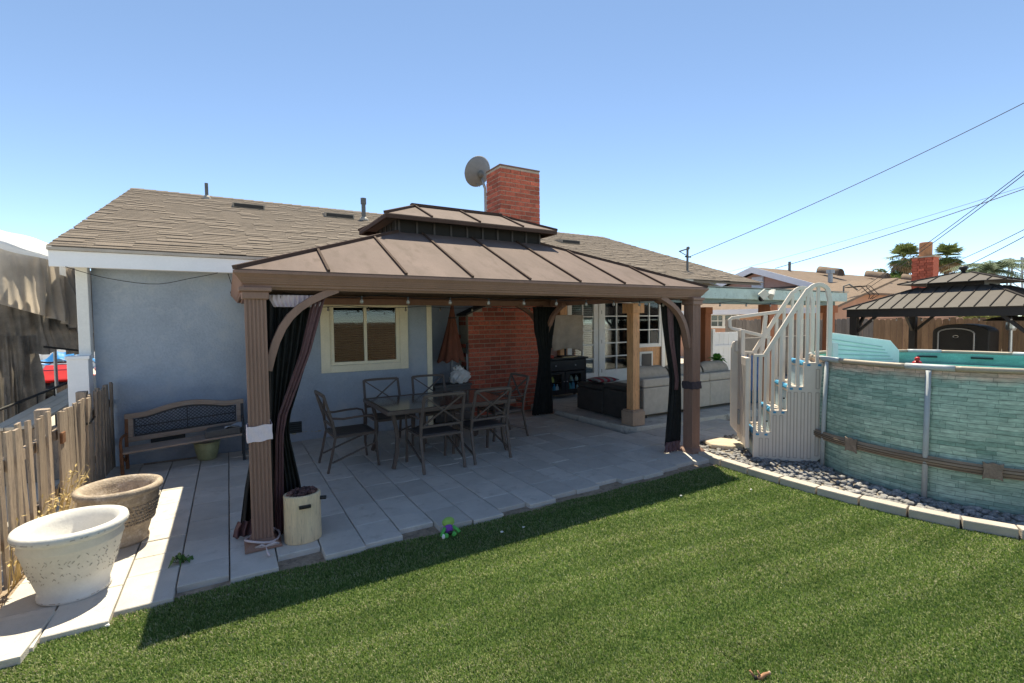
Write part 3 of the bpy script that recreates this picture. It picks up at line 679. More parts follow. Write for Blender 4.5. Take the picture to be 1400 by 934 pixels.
# cornice on four sides, mitred
prof = [(-.02,2.082),(.0,2.082),(.005,2.100),(.014,2.104),(.025,2.122),(.045,2.152),(.066,2.178),(.072,2.182),(.072,2.203),(-.02,2.203)]
def ring(o_, z): return [(GX0-o_,GY0-o_,z),(GX1+o_,GY0-o_,z),(GX1+o_,GY1+o_,z),(GX0-o_,GY1+o_,z)]
for sd in range(4):
    mb = MB(); n = len(prof)
    for o_, z in prof:
        R_ = ring(o_, z); mb.V += [R_[sd], R_[(sd+1) % 4]]
    for k in range(n):
        a = 2*k; b = 2*((k+1) % n); mb.F.append((a, a+1, b+1, b))
    mb.F += [tuple(2*k for k in range(n))[::-1], tuple(2*k+1 for k in range(n))]
    mb.build('cornice', GZ, gz)
# fluting lines on the front cornice and inner beams
mb = MB()
for z, o_ in ((2.112,.019),(2.130,.030),(2.146,.041)): mb.bar((GX0-.01,GY0-o_-.001,z),(GX1+.01,GY0-o_-.001,z), .004, .004)
mb.build('cornice_bead', GZ, gz)
for a in ((GX0+.15,GX1-.15,GY0+.04,GY0+.11),(GX0+.15,GX1-.15,GY1-.11,GY1-.04)): bx(*a, 2.065, 2.16).build('beam', GZ, gz, bevel=.004)
for a in ((GX0+.04,GX0+.11,GY0+.15,GY1-.15),(GX1-.11,GX1-.04,GY0+.15,GY1-.15)): bx(*a, 2.065, 2.16).build('beam', GZ, gz, bevel=.004)
# arched braces, two at each post
def brace(px_, py_, dx, dy):
    pts = []
    for k in range(9):
        s_ = .55*(k/8)+ .10*math.sin(math.pi*k/8)*-1; h = .665*(k/8)+.10*math.sin(math.pi*k/8)
        pts.append((px_+dx*(.075+max(s_,0)), py_+dy*(.075+max(s_,0)), 1.415+h))
    MB().path(pts, .06, .085, upv=(dy, dx, 0)).build('brace', GZ, gz, bevel=.003)
for px_, py_, dx, dy in ((GX0+.075,GY0+.075,1,1),(GX1-.075,GY0+.075,-1,1),(GX0+.26,GY1-.075,1,-1),(GX1-.19,GY1-.075,-1,-1)):
    brace(px_, py_, dx, 0); brace(px_, py_, 0, dy)
# hip roof: panels between standing ribs
E0, E1, F0, F1, EZg = GX0-.06, GX1+.06, GY0-.06, GY1+.06, 2.209
T0, T1, U0, U1, TZ = 1.74, 3.76, 5.58, 6.44, 2.845
def hip_panels(E0, E1, F0, F1, ez, T0, T1, U0, U1, tz, cuts_x, cuts_y, mat, ribm, parent, rw=.022):
    def side(axis, e0, e1, t0, t1, f, u, cuts):
        # edge along 'axis' from e0..e1 at outer f ; inner edge t0..t1 at u
        def P(a, s):    # a along, s 0..1 inward
            q = f+(u-f)*s; z = ez+(tz-ez)*s
            return (a, q, z) if axis == 0 else (q, a, z)
        def smax(a):
            if a < t0: return (a-e0)/(t0-e0)
            if a > t1: return (e1-a)/(e1-t1)
            return 1
        cs = [e0]+list(cuts)+[e1]
        for a, b in zip(cs[:-1], cs[1:]):
            xs = sorted({a, b}|{t for t in (t0, t1) if a < t < b})
            mb = MB(); low = [P(x, 0) for x in (a, b)]; top = [P(x, smax(x)) for x in reversed(xs)]
            poly = low+[p for p in top]
            pl = []
            for p in poly:
                if not pl or (Vector(p)-Vector(pl[-1])).length > 1e-4: pl.append(p)
            if (Vector(pl[0])-Vector(pl[-1])).length < 1e-4: pl.pop()
            if len(pl) < 3: continue
            mb.V = pl; mb.F = [tuple(range(len(pl)))]
            mb.build('roof_panel', mat, parent, solid=.012)
        for c in cuts:
            p, q = Vector(P(c, 0)), Vector(P(c, smax(c)))
            MB().bar(p+Vector((0,0,.012)), q+Vector((0,0,.012)), rw, .03).build('roof_rib', ribm, parent)
    side(0, E0, E1, T0, T1, F0, U0, cuts_x); side(0, E0, E1, T0, T1, F1, U1, cuts_x)
    side(1, F0, F1, U0, U1, E0, T0, cuts_y); side(1, F0, F1, U0, U1, E1, T1, cuts_y)
    for a, b in (((E0,F0),(T0,U0)),((E1,F0),(T1,U0)),((E1,F1),(T1,U1)),((E0,F1),(T0,U1))):
        MB().bar((a[0],a[1],ez+.014),(b[0],b[1],tz+.014), .05, .03).build('hip_cap', ribm, parent)
GZRIB = M('gazebo_rib', (.075, .048, .038), .8, .12, 6, spec=.1)
hip_panels(E0, E1, F0, F1, EZg, T0, T1, U0, U1, TZ, [.73+.66*k for k in range(7)], [4.9,5.6,6.42,7.1], GZR, GZRIB, gz)
# raised vent tier
mb = MB().box(T0, T1, U0, U0+.012, TZ-.02, 3.0); mb.box(T0, T1, U1-.012, U1, TZ-.02, 3.0); mb.box(T0, T0+.012, U0+.012, U1-.012, TZ-.02, 3.0); mb.box(T1-.012, T1, U0+.012, U1-.012, TZ-.02, 3.0)
mb.build('vent_screen', M('vent_screen', (.02,.019,.019), .9), gz)
for k in range(10):
    x = T0+.02+(T1-T0-.04)*k/9; bx(x-.012, x+.012, U0-.014, U0-.001, TZ-.02, 2.99).build('vent_stud', GZD, gz)
for k in range(5):
    y = U0+.02+(U1-U0-.04)*k/4; bx(T0-.014, T0-.001, y-.012, y+.012, TZ-.02, 2.99).build('vent_stud', GZD, gz)
A0, A1, B0, B1 = 1.55, 3.90, 5.38, 6.64
for bxx in ((A0,A1,B0,B0+.03),(A0,A1,B1-.03,B1),(A0,A0+.03,B0+.03,B1-.03),(A1-.03,A1,B0+.03,B1-.03)): bx(*bxx, 2.965, 3.005).build('tier_eave', GZRIB, gz)
hip_panels(A0, A1, B0, B1, 3.01, 2.12, 3.33, 6.0, 6.02, 3.27, [2.10,2.73,3.36], [], GZR, GZRIB, gz)
MB().bar((2.06,6.01,3.29),(3.38,6.01,3.29), .07, .035).build('ridge_cap', GZRIB, gz)

# --- curtains
def sheet(levels, y, pl, amp, nu=60, nv=26, ph=0, dirv=(1,0)):
    """pleated cloth: levels = [(z, a0, a1)], pleats across the width, gathered where a0,a1 come together"""
    def f(u, v):
        z = levels[0][0]+(levels[-1][0]-levels[0][0])*v
        for (z0,a0,b0),(z1,a1,b1) in zip(levels[:-1], levels[1:]):
            if z <= z0+1e-6 and z >= z1-1e-6:
                t = (z0-z)/(z0-z1) if z0 != z1 else 0; a, b = a0+(a1-a0)*t, b0+(b1-b0)*t; break
        x = a+(b-a)*u; q = amp*math.sin(2*math.pi*pl*u+ph+.8*math.sin(3*v))*(.7+.3*math.sin(7*v+9*u))
        return (x, y+q, z) if dirv == (1,0) else (y+q, x, z)
    return MB().grid(f, nu, nv)
def curtain(label, group, parts):
    x, y = parts[0]; t = thing('curtain', label, 'curtain', (x, y, 0))
    for name, mat, lv, yy, pl, amp, ph in parts[1:]: sheet(lv, yy, pl, amp, ph=ph).build(name, mat, t, smooth=True, solid=.003)
    return t
curtain('black mesh curtain tied to the gazebo post beside the log fire pit', None, [(.4, 4.5),
  ('panel', CURT, [(2.02,.275,.70),(1.55,.275,.60),(1.0,.275,.43),(.85,.275,.42),(.4,.27,.50),(.05,.27,.52)], 4.46, 7, .035, 0),
  ('panel', CURT, [(2.02,.28,.62),(1.5,.28,.52),(1.0,.28,.36),(.85,.28,.36),(.05,.28,.46)], 4.55, 6, .04, 1.3),
  ('panel', CURT, [(1.1,.24,.36),(.8,.16,.36),(.4,.08,.3),(.03,.03,.3)], 4.62, 5, .035, .6),
  ('border', MAUVE, [(2.02,.63,.73),(1.55,.52,.60),(1.02,.33,.40),(.85,.31,.37),(.4,.29,.36),(.03,.29,.36)], 4.40, 3, .012, .3),
  ('gathered_heading', PINKC, [(2.03,.30,.71),(1.99,.30,.72),(1.93,.33,.68)], 4.42, 11, .02, 0),
  ('hem', MAUVE, [(.14,.02,.2),(.07,-.01,.2),(.015,-.02,.19)], 4.56, 4, .03, .9)])
curtain('dark curtain with mauve border tied at the gazebo post beside the gravel', None, [(5.15, 4.5),
  ('panel', CURT, [(2.02,4.98,5.29),(1.5,5.06,5.29),(1.0,5.15,5.29),(.85,5.14,5.29),(.4,5.08,5.29),(.12,5.02,5.29)], 4.47, 6, .03, 0),
  ('panel', CURT, [(2.02,5.02,5.29),(1.0,5.2,5.29),(.05,5.12,5.29)], 4.56, 5, .03, 1),
  ('border', MAUVE, [(2.02,4.97,5.07),(1.5,5.03,5.11),(1.0,5.14,5.19),(.85,5.13,5.18)], 4.42, 3, .012, 0),
  ('hem', MAUVE, [(.15,5.0,5.26),(.08,4.98,5.26),(.016,4.96,5.25)], 4.44, 5, .022, 0)])
curtain('long black curtain gathered at the back gazebo post by the brick chimney', None, [(5.2, 7.6),
  ('panel', BLACKC, [(2.05,4.90,5.42),(1.6,4.93,5.36),(1.15,5.06,5.28),(.95,5.07,5.27),(.5,4.96,5.30),(.02,4.86,5.32)], 7.52, 7, .045, 0),
  ('panel', BLACKC, [(2.05,4.95,5.40),(1.1,5.08,5.28),(.02,4.92,5.3)], 7.6, 6, .04, 1.1)])
curtain('mesh curtain bunched at the rear gazebo post against the blue wall', None, [(.32, 7.6),
  ('panel', CURT, [(2.05,.28,.52),(1.2,.28,.36),(.05,.28,.42)], 7.56, 6, .03, 0)])
# cloth band, ribbon and dark band round the posts
def band(name, label, mat, x0, x1, y0, y1, z0, z1, cat, tilt=0):
    pts = [(x0,y0),(x1,y0),(x1,y1),(x0,y1)]
    mb = MB(); n = 10; per = []
    for k in range(4):
        a, b = pts[k], pts[(k+1)%4]
        for j in range(n): per.append((a[0]+(b[0]-a[0])*j/n, a[1]+(b[1]-a[1])*j/n))
    N = len(per); R9 = random.Random(3)
    rows = 6
    for r in range(rows+1):
        for k, (x, y) in enumerate(per):
            q = .0025*math.sin(k*1.3+r)+.0; mb.V.append((x+q, y-q, z0+(z1-z0)*r/rows+tilt*(x-x0)+.004*math.sin(k*.9+r*.3)))
    for r in range(rows):
        for k in range(N): mb.F.append((r*N+k, r*N+(k+1)%N, (r+1)*N+(k+1)%N, (r+1)*N+k))
    return tag(mb.build(name, mat, smooth=False, solid=.004), label, cat)
band('cloth_band', 'pale pink cloth band wrapped round the gazebo post by the bench', PINKC, GX0-.012, GX0+.162, GY0-.012, GY0+.162, .86, .985, 'cloth', .06)
band('cloth_band', 'dark plum cloth band wrapped round the gazebo post by the gravel', M('plum_cloth', (.06,.045,.055), .9), GX1-.162, GX1+.012, GY0-.012, GY0+.162, .86, .96, 'cloth')
RIB = M('ribbon', (.62,.52,.53), .6)
rb_ = MB().tube([(GX0+.075+.125*math.cos(a), GY0+.075+.125*math.sin(a), .065+.015*math.sin(2*a)) for a in [2*math.pi*k/20 for k in range(20)]], .009, 6, closed=True)
rb_.tube([(.20,4.13,.07),(.17,4.10,.10),(.13,4.10,.09),(.20,4.13,.07),(.26,4.09,.10),(.29,4.10,.085),(.20,4.13,.07),(.21,4.09,.03),(.22,4.07,.012)], .008, 6)
tag(rb_.build('ribbon', RIB, smooth=True), 'pale ribbon tied in a bow round the foot of the gazebo post', 'ribbon')

# --- string lights along the beams
def string_lights(label, p, q, n, sag, ph=0):
    p, q = Vector(p), Vector(q); t = thing('string_light', label, 'string lights', (p+q)/2)
    pts = []
    for k in range(n*6+1):
        u = k/(n*6); pts.append(p+(q-p)*u+Vector((0,0,-sag*abs(math.sin(math.pi*n*u/2+ph)))))
    MB().tube(pts, .004, 5).build('cord', WIRE, t)
    for k in range(n):
        c = pts[k*6+3]; b = MB().tube([c+Vector((0,0,.005)), c+Vector((0,0,-.022))], .009, 8).build('socket', BLACK, t)
        MB().lathe([(.005,-.02),(.013,-.030),(.018,-.045),(.015,-.058),(.003,-.065)], 10, c).build('bulb', BULB, b, smooth=True)
string_lights('string of clear bulbs along the gazebo beam above the lawn', (.4,4.45,2.05), (5.15,4.45,2.05), 11, .03)
string_lights('string of clear bulbs along the rear gazebo beam by the wall', (.4,7.58,2.05), (5.15,7.58,2.05), 8, .03)

# ================================================================ FURNITURE
# dining table with steel frame and glass top
t = thing('dining_table', 'charcoal metal dining table with glass top under the gazebo', 'table', (2.49, 6.25, 0))
bx(1.62, 3.36, 5.67, 6.83, .705, .722).build('table_top', TABLEG, t, bevel=.004)
mb = MB(); mb.box(1.60, 3.38, 5.645, 5.69, .675, .728); mb.box(1.60, 3.38, 6.81, 6.855, .675, .728); mb.box(1.60, 1.645, 5.69, 6.81, .675, .728); mb.box(3.335, 3.38, 5.69, 6.81, .675, .728)
mb.build('apron', CHARC, t, bevel=.006)
for sx, sy in ((1,1),(1,-1),(-1,1),(-1,-1)):
    cx, cy = 2.49+sx*.80, 6.25+sy*.50
    pts = [(cx-sx*(.06*math.sin(math.pi*k/8)), cy-sy*.02*math.sin(math.pi*k/8)+ (0), .68*(1-k/8)) for k in range(9)]
    MB().path(pts, .045, .045, upv=(0,1,0)).build('leg', CHARC, t, bevel=.004)
for sx in (-1, 1):
    bx(2.49+sx*.25-.025, 2.49+sx*.25+.025, 6.2, 6.3, .02, .675).build('inner_leg', CHARC, t, bevel=.004)

def make_chair():
    t = thing('patio_chair', 'chair', 'chair', (0,0,0), 'charcoal dining chairs round the table')
    for s in (-1, 1):
        x = s*.265
        MB().path([(x,-.34,0),(x,-.29,.2),(x,-.245,.42),(x,-.27,.6),(x*.98,-.33,.8),(x*.97,-.365,.93)], .026, .034, upv=(1,0,0)).build('rear_leg', CHARC, t, bevel=.004)
        MB().path([(x,.27,0),(x,.25,.22),(x,.245,.43)], .026, .032, upv=(1,0,0)).build('front_leg', CHARC, t, bevel=.004)
        MB().tube([(x,.245,.42),(x*1.03,.25,.55),(x*1.04,.225,.625),(x*1.04,.15,.65),(x*1.03,0,.645),(x*1.0,-.15,.635),(x,-.285,.655)], .014, 8).build('armrest', CHARC, t, smooth=True)
        MB().bar((x,-.29,.12),(x,.24,.30), .018, .018).build('stretcher', CHARC, t)
    MB().path([(-.255,-.365,.925),(-.13,-.37,.93),(0,-.372,.932),(.13,-.37,.93),(.255,-.365,.925)], .028, .034).build('top_rail', CHARC, t, bevel=.004)
    MB().bar((-.262,-.262,.545),(.262,-.262,.545), .024, .028).build('lower_rail', CHARC, t, bevel=.003)
    MB().bar((-.25,-.262,.55),(.245,-.362,.915), .016, .024, upv=(0,1,0)).build('cross_bar', CHARC, t)
    MB().bar((.25,-.265,.55),(-.245,-.365,.915), .016, .024, upv=(0,1,0)).build('cross_bar', CHARC, t)
    mb = MB(); mb.box(-.262,.262,-.26,-.23,.405,.435); mb.box(-.262,.262,.225,.258,.405,.435); mb.box(-.262,-.235,-.23,.225,.405,.435); mb.box(.235,.262,-.23,.225,.405,.435)
    mb.build('seat_frame', CHARC, t, bevel=.004)
    MB().grid(lambda u, v: (-.235+.47*u, -.23+.455*v, .437-.018*math.sin(math.pi*v)*math.sin(math.pi*u)), 8, 8).build('seat', SLING, t, smooth=True, solid=.012)
    return t
ch = make_chair(); R_ = math.radians
spots = [((1.30,6.26),-88,'charcoal chair with cross back at the table end facing the chimney'),
         ((2.19,5.68),1,'charcoal cross back chair pushed in on the lawn side, nearer the fire pit'),
         ((2.86,5.72),3,'charcoal cross back chair pushed in on the lawn side, nearer the chimney'),
         ((1.98,6.92),181,'charcoal cross back chair standing in front of the window of the blue wall'),
         ((2.72,6.94),178,'charcoal cross back chair in front of the white corner board and plastic bag'),
         ((3.62,6.53),91,'charcoal cross back chair at the table end beside the brick chimney')]
for i, ((x, y), a, lab) in enumerate(spots):
    c = ch if i == 0 else copy_tree(ch)
    c.location = (x, y, 0); c.rotation_euler = (0, 0, R_(a)); c['label'] = lab

# log-shaped fire bowl
t = thing('fire_pit', 'oval cream log shaped fire pit filled with lava rock by the gazebo post', 'fire pit', (.485, 4.27, 0))
c = (.485, 4.27, 0)
body = MB().lathe([(.05,.0),(.135,.0),(.145,.012),(.143,.1),(.141,.3),(.143,.385),(.138,.395),(.118,.395),(.112,.37),(.02,.36)], 48, c, 1, .78, wob=lambda a, v: 1+.012*math.sin(9*a+2*v)+.008*math.sin(23*a)).build('body', LOGM, t, smooth=True)
bx(.445, .535, 4.135, 4.16, .300, .325).build('handle_slot', BLACK, body, bevel=.004)
MB().tube([(.62,4.24,.335),(.665,4.225,.335)], .016, 12).build('knob', BLACK, t)
rg = random.Random(2)
for k in range(30):
    a = rg.uniform(0, 6.28); r = .10*math.sqrt(rg.random()); s_ = rg.uniform(.016, .028)
    MB().ball((c[0]+r*math.cos(a), c[1]+r*.75*math.sin(a), .385+rg.uniform(0,.022)), s_, 7, 5, (1,.9,.8), .25, rg).build('lava_rock', LAVA, t)

# garden bench leaning on uneven feet
t = thing('garden_bench', 'weathered wooden bench with black iron lattice back against the blue wall', 'bench', (-.51, 7.38, 0))
def bz(x): return .27+.062*(x+1.15)           # the bench sags towards the fence
for k, y in enumerate((7.20, 7.29, 7.38, 7.47)):
    MB().bar((-1.15,y,bz(-1.15)), (.15,y,bz(.15)), .075, .024).build('seat_slat', BENCHW, t, bevel=.004)
for x, mt in ((-1.13, RUST), (.13, IRON)):
    b = bz(x); p = MB()
    p.path([(x,7.20,.0),(x,7.19,b*.6),(x,7.17,b+.0)], .03, .035, upv=(1,0,0)); p.path([(x,7.54,.0),(x,7.52,b*.6),(x,7.53,b+.02),(x,7.60,b+.38)], .03, .035, upv=(1,0,0))
    p.tube([(x,7.17,b),(x,7.155,b+.12),(x,7.20,b+.175),(x,7.32,b+.18),(x,7.55,b+.17)], .016, 8)
    p.bar((x,7.20,b-.03),(x,7.53,b-.03), .02, .03); p.tube([(x,7.20,.12),(x,7.3,.2),(x,7.42,.12),(x,7.53,.16)], .01, 6)
    p.build('iron_leg', mt, t, bevel=.002)
def by(z_): return 7.545+z_*.14
def top(u): return .375+.075*max(0, math.cos((u-.5)*2*math.pi*.72))**1.2
pts = [(-1.15+1.30*k/24, by(top(k/24)), bz(-1.15+1.3*k/24)+top(k/24)) for k in range(25)]
MB().path(pts, .04, .062).build('top_rail', BENCHW, t, bevel=.005)
MB().bar((-1.15,by(.06),bz(-1.15)+.085),(.15,by(.06),bz(.15)+.085), .035, .06).build('lower_rail', BENCHW, t, bevel=.005)
for x in (-1.10, .10): MB().bar((x,by(.11),bz(x)+.115),(x,by(.35),bz(x)+.345), .075, .03, upv=(0,1,0)).build('stile', BENCHW, t, bevel=.004)
lat = MB(); fx0, fx1 = -1.05, .05
def lp(x, h): return (x, by(h)+.004, bz(x)+h)
fr = [lp(fx0,.125),lp(fx1,.125)]+[lp(fx1-(fx1-fx0)*k/16, top(1-(.08+.84*k/16))-.045) for k in range(17)]
MB().path(fr, .02, .024, closed=True, upv=(0,1,0)).build('lattice_frame', IRON, t)
st_ = .046; k = -14
while k*st_ < 1.5:
    for sgn in (1, -1):
        xa = fx0+k*st_; pa = None; last = None
        for j in range(41):
            h = .125+j*.0075; x = xa+sgn*(h-.125)*1.15+(0 if sgn > 0 else .35)
            if fx0 < x < fx1 and h < top((x+1.15)/1.3)-.05:
                if pa is None: pa = lp(x, h)
                last = lp(x, h)
        if pa and last and pa != last: lat.bar((pa[0],pa[1]+.003*sgn,pa[2]), (last[0],last[1]+.003*sgn,last[2]), .0065, .0065)
    k += 1
lo_ = lat.build('iron_lattice', IRON, t); tag(lo_, kind='stuff')
MB().bar(lp(fx0,.235),lp(fx1,.235), .012, .012).build('lattice_bar', IRON, t); MB().bar(lp(-.5,.125),lp(-.5,.40), .012, .012).build('lattice_bar', IRON, t)
t = thing('storage_bag', 'dark grey flat bag with clear flap lying on the wooden bench seat', 'bag', (-.05, 7.33, .335))
MB().prism([(-.30,7.2),(.10,7.18),(.12,7.45),(-.28,7.47)], (0,0,.345), (1,0,.062),(0,1,0),(0,0,1), .10).build('bag_body', GREYBOX, t, bevel=.02)
MB().grid(lambda u, v: (-.08+.2*u, 7.172+.2*v, .445+.02*math.sin(5*u+4*v)+.02*u), 10, 8).build('flap', M('clear_film', (.35,.38,.42), .2, .3, 12), t, smooth=True, solid=.003)
t = thing('glazed_pot', 'olive green glazed plant pot standing under the wooden bench', 'pot', (-.29, 7.52, 0))
MB().lathe([(.02,.002),(.095,.002),(.11,.015),(.135,.12),(.15,.2),(.145,.215),(.155,.225),(.155,.24),(.14,.24),(.13,.2),(.02,.19)], 36, (-.29,7.52,0)).build('body', POTG, t, smooth=True)
MB().ball((-.29,7.52,.20), .125, 12, 5, (1,1,.2), .1).build('potting_soil', SOIL, t)

# two big planters
def planter(name, label, c, R, H, r0, mat, inner):
    t = thing(name, label, 'planter', c)
    body = MB().lathe([(.02,0),(r0-.004,0),(r0+.008,.012),(r0+.008,.03),(r0-.004,.042),(r0+(R-r0)*.30,H*.36),(r0+(R-r0)*.30+.004,H*.365),(r0+(R-r0)*.72,H*.74),(r0+(R-r0)*.72+.004,H*.745),(R-.035,H-.075),(R-.025,H-.07),(R-.004,H-.05),(R,H-.03),(R-.006,H-.008),(R-.03,H),(R-.055,H-.012),(R-.075,H-.06),(R-.12,H*.52),(.02,H*.47)], 72, c).build('body', mat, t, smooth=True)
    MB().lathe([(R-.125,0),(R-.17,.02),(R*.4,.012),(.01,.018)], 32, (c[0],c[1],c[2]+H*.50), cap=False).build('potting_soil', inner, t, smooth=True)
    return t, body
c1 = (-.945, 4.25, 0)
t, body = planter('planter', 'large white planter with chipped diagonal weave band by the picket fence', c1, .302, .485, .185, POTW, INPOT)
mb = MB(); rg = random.Random(6); CH = M('chip_mark', (.44,.40,.36), .9)
def pr_at(h): return .185+(.302-.185)*(h/.485)
for row in range(7):
    for k in range(88):
        if rg.random() < .62: continue
        a = 2*math.pi*(k+.5*(row % 2))/88; h = .165+row*.026+rg.uniform(-.004,.004); s_ = 1 if (k//3+row) % 2 else -1
        l = rg.uniform(.004,.015)
        def sp(a, h): r = pr_at(h)-.001; return (c1[0]+r*math.cos(a), c1[1]+r*math.sin(a), h)
        mb.bar(sp(a, h-l*.5), sp(a+s_*l/.3, h+l*.5), .003, .0025, upv=(math.cos(a),math.sin(a),0))
for k in range(46):
    a = rg.uniform(0, 6.28); l = rg.uniform(.006,.03); r = .300
    mb.bar((c1[0]+r*math.cos(a),c1[1]+r*math.sin(a),.447),(c1[0]+r*math.cos(a+l/.38),c1[1]+r*math.sin(a+l/.38),.448), .006, .005)
    if k < 30:
        r = .192; a = rg.uniform(0, 6.28); mb.bar((c1[0]+r*math.cos(a),c1[1]+r*math.sin(a),.02),(c1[0]+r*math.cos(a+l/.25),c1[1]+r*math.sin(a+l/.25),.02), .004, .005)
o = mb.build('chip_marks', CH, body); tag(o, kind='stuff')
c2 = (-.815, 5.04, 0)
t, body = planter('planter', 'large worn brown planter with carved pattern behind the white planter', c2, .295, .48, .178, POTB, INPOT)
mb = MB()
for row in range(6):
    for k in range(60):
        a = 2*math.pi*(k+.5*(row % 2))/60; h = .18+row*.028; r = .178+(.295-.178)*(h/.48)
        mb.ball((c2[0]+r*math.cos(a), c2[1]+r*math.sin(a), h), .011, 5, 4, (1,1,1), .3, rg)
o = mb.build('carved_relief', POTB, body); tag(o, kind='stuff')

# ================================================================ PATIO BACK: umbrella, boxes, cabinet, porch
t = thing('closed_umbrella', 'closed rust brown patio umbrella leaning beside the brick chimney', 'umbrella', (3.55, 8.28, 0))
MB().tube([(3.56,8.30,.05),(3.60,8.30,2.16)], .02, 10).build('pole', METAL, t)
MB().lathe([(.20,.0),(.19,.03),(.05,.06),(.03,.14)], 20, (3.56,8.30,0)).build('base', BLACK, t)
def uf(u, v):
    a = 2*math.pi*u; r = (.02+.22*v**1.25)*(1+.20*math.sin(8*a)); x = 3.60-.04*v; return (x+r*math.cos(a), 8.29+r*.7*math.sin(a), 2.12-1.06*v-.03*math.sin(8*a)*v)
MB().grid(uf, 64, 14).build('canopy', UMB, t, smooth=True, solid=.006)
MB().tube([(3.60+.075*math.cos(a),8.29+.06*math.sin(a),1.86) for a in [k*math.pi/6 for k in range(12)]], .012, 6, closed=True).build('strap', BLACK, t)
t = thing('storage_box', 'dark grey storage box with lid under the closed umbrella', 'box', (3.42, 8.0, 0))
bx(3.10, 3.80, 7.95, 8.25, .0, .62).build('box_body', GREYBOX, t, bevel=.01); bx(3.08, 3.82, 7.93, 8.27, .622, .665).build('lid', GREYBOX, t, bevel=.008)
for k in range(3): bx(3.2+k*.22, 3.36+k*.22, 7.94, 7.949, .1, .55).build('panel', M('box_panel', (.13,.125,.12), .7), t)
t = thing('plastic_bag', 'crumpled white plastic shopping bag sitting on the grey box', 'bag', (3.62, 8.05, .667))
rg = random.Random(12)
def bagf(u, v):
    a = 2*math.pi*u; h = .27*v; r = (.165*math.sqrt(max(0, 1-(1.9*max(v,.0)-.75)**2)) if v < .85 else .05)*(1+.16*math.sin(3*a+5*v)+.11*math.sin(7*a-11*v)+.08*math.sin(13*a+17*v)) + .02
    return (3.62+r*math.cos(a)+.03*v, 8.08+.62*r*math.sin(a), .670+h+.012*math.sin(5*a+9*v))
MB().grid(bagf, 30, 16).build('bag_body', PLASTW, t, solid=.003)
for s in (-1, 1): MB().tube([(3.60+.03*s,8.08,.86),(3.57+.05*s,8.07,.95),(3.60+.02*s,8.07,1.0),(3.63+.04*s,8.08,.93),(3.63+.03*s,8.08,.86)], [.022,.026,.02,.026,.022], 8).build('handle', PLASTW, t, smooth=True)
t = thing('broom', 'thin broom handle with black grip leaning by the chimney', 'broom', (3.86, 8.2, 0))
MB().tube([(3.84,8.18,.08),(3.88,8.28,1.2)], .012, 8).build('handle', METAL, t); MB().tube([(3.88,8.28,1.18),(3.885,8.29,1.38)], .018, 8).build('grip', BLACK, t)
MB().hexa([(3.70,8.15,.0),(3.98,8.15,.0),(3.98,8.21,.0),(3.70,8.21,.0),(3.78,8.16,.12),(3.90,8.16,.12),(3.90,8.2,.12),(3.78,8.2,.12)]).build('bristles', M('bristle', (.25,.2,.13), .9), t)
for x, y, z_, s_, lab in ((2.55,7.74,.0,1,'small white paper scrap on the pavers below the window'), (2.0,6.9,.0,.8,'tiny white paper scrap on the pavers under the dining table')):
    tag(MB().hexa([(x,y,.008),(x+.07*s_,y+.01,.008),(x+.075*s_,y+.06*s_,.008),(x+.005,y+.05*s_,.008),(x,y,.018),(x+.07*s_,y+.01,.014),(x+.075*s_,y+.06*s_,.024),(x+.005,y+.05*s_,.016)]).build('paper_scrap', WHITEP), lab, 'paper')
t = thing('cabinet', 'black wooden cabinet with drawer and glass doors on the porch slab', 'cabinet', (6.4, 8.75, .068))
mb = bx(5.80, 5.84, 8.56, 8.96, .15, .93); mb.box(6.96, 7.0, 8.56, 8.96, .15, .93); mb.box(5.84, 6.96, 8.93, 8.96, .15, .93); mb.box(5.84, 6.96, 8.58, 8.93, .15, .19); mb.box(5.84, 6.96, 8.58, 8.93, .64, .66); mb.box(5.84, 6.96, 8.58, 8.93, .42, .43)
body = mb.build('carcass', BLACK, t, bevel=.004)
bx(5.77, 7.03, 8.52, 8.98, .93, .965).build('top', BLACK, t, bevel=.008)
d = bx(5.86, 6.94, 8.545, 8.565, .68, .91).build('drawer', BLACK, t, bevel=.006)
for x in (6.13, 6.67): MB().ball((x,8.53,.795), .016).build('knob', SILVER, d, smooth=True)
for xa, xb, kx in ((5.86,6.395,6.36),(6.405,6.94,6.44)):
    mb = bx(xa, xa+.10, 8.545, 8.565, .17, .655); mb.box(xb-.10, xb, 8.545, 8.565, .17, .655); mb.box(xa+.10, xb-.10, 8.545, 8.565, .17, .26); mb.box(xa+.10, xb-.10, 8.545, 8.565, .60, .655)
    d = mb.build('door', BLACK, t, bevel=.003); bx(xa+.10, xb-.10, 8.553, 8.557, .26, .60).build('pane', glass_mat('cabinet_glass', refl=-.2, see=1.0), d); MB().ball((kx,8.535,.44), .012).build('knob', SILVER, d, smooth=True)
for x in (5.85, 6.95):
    for y in (8.6, 8.92): MB().lathe([(.035,.0),(.045,.04),(.03,.08)], 10, (x,y,.07)).build('foot', M('cab_foot', (.12,.05,.04), .6), t)
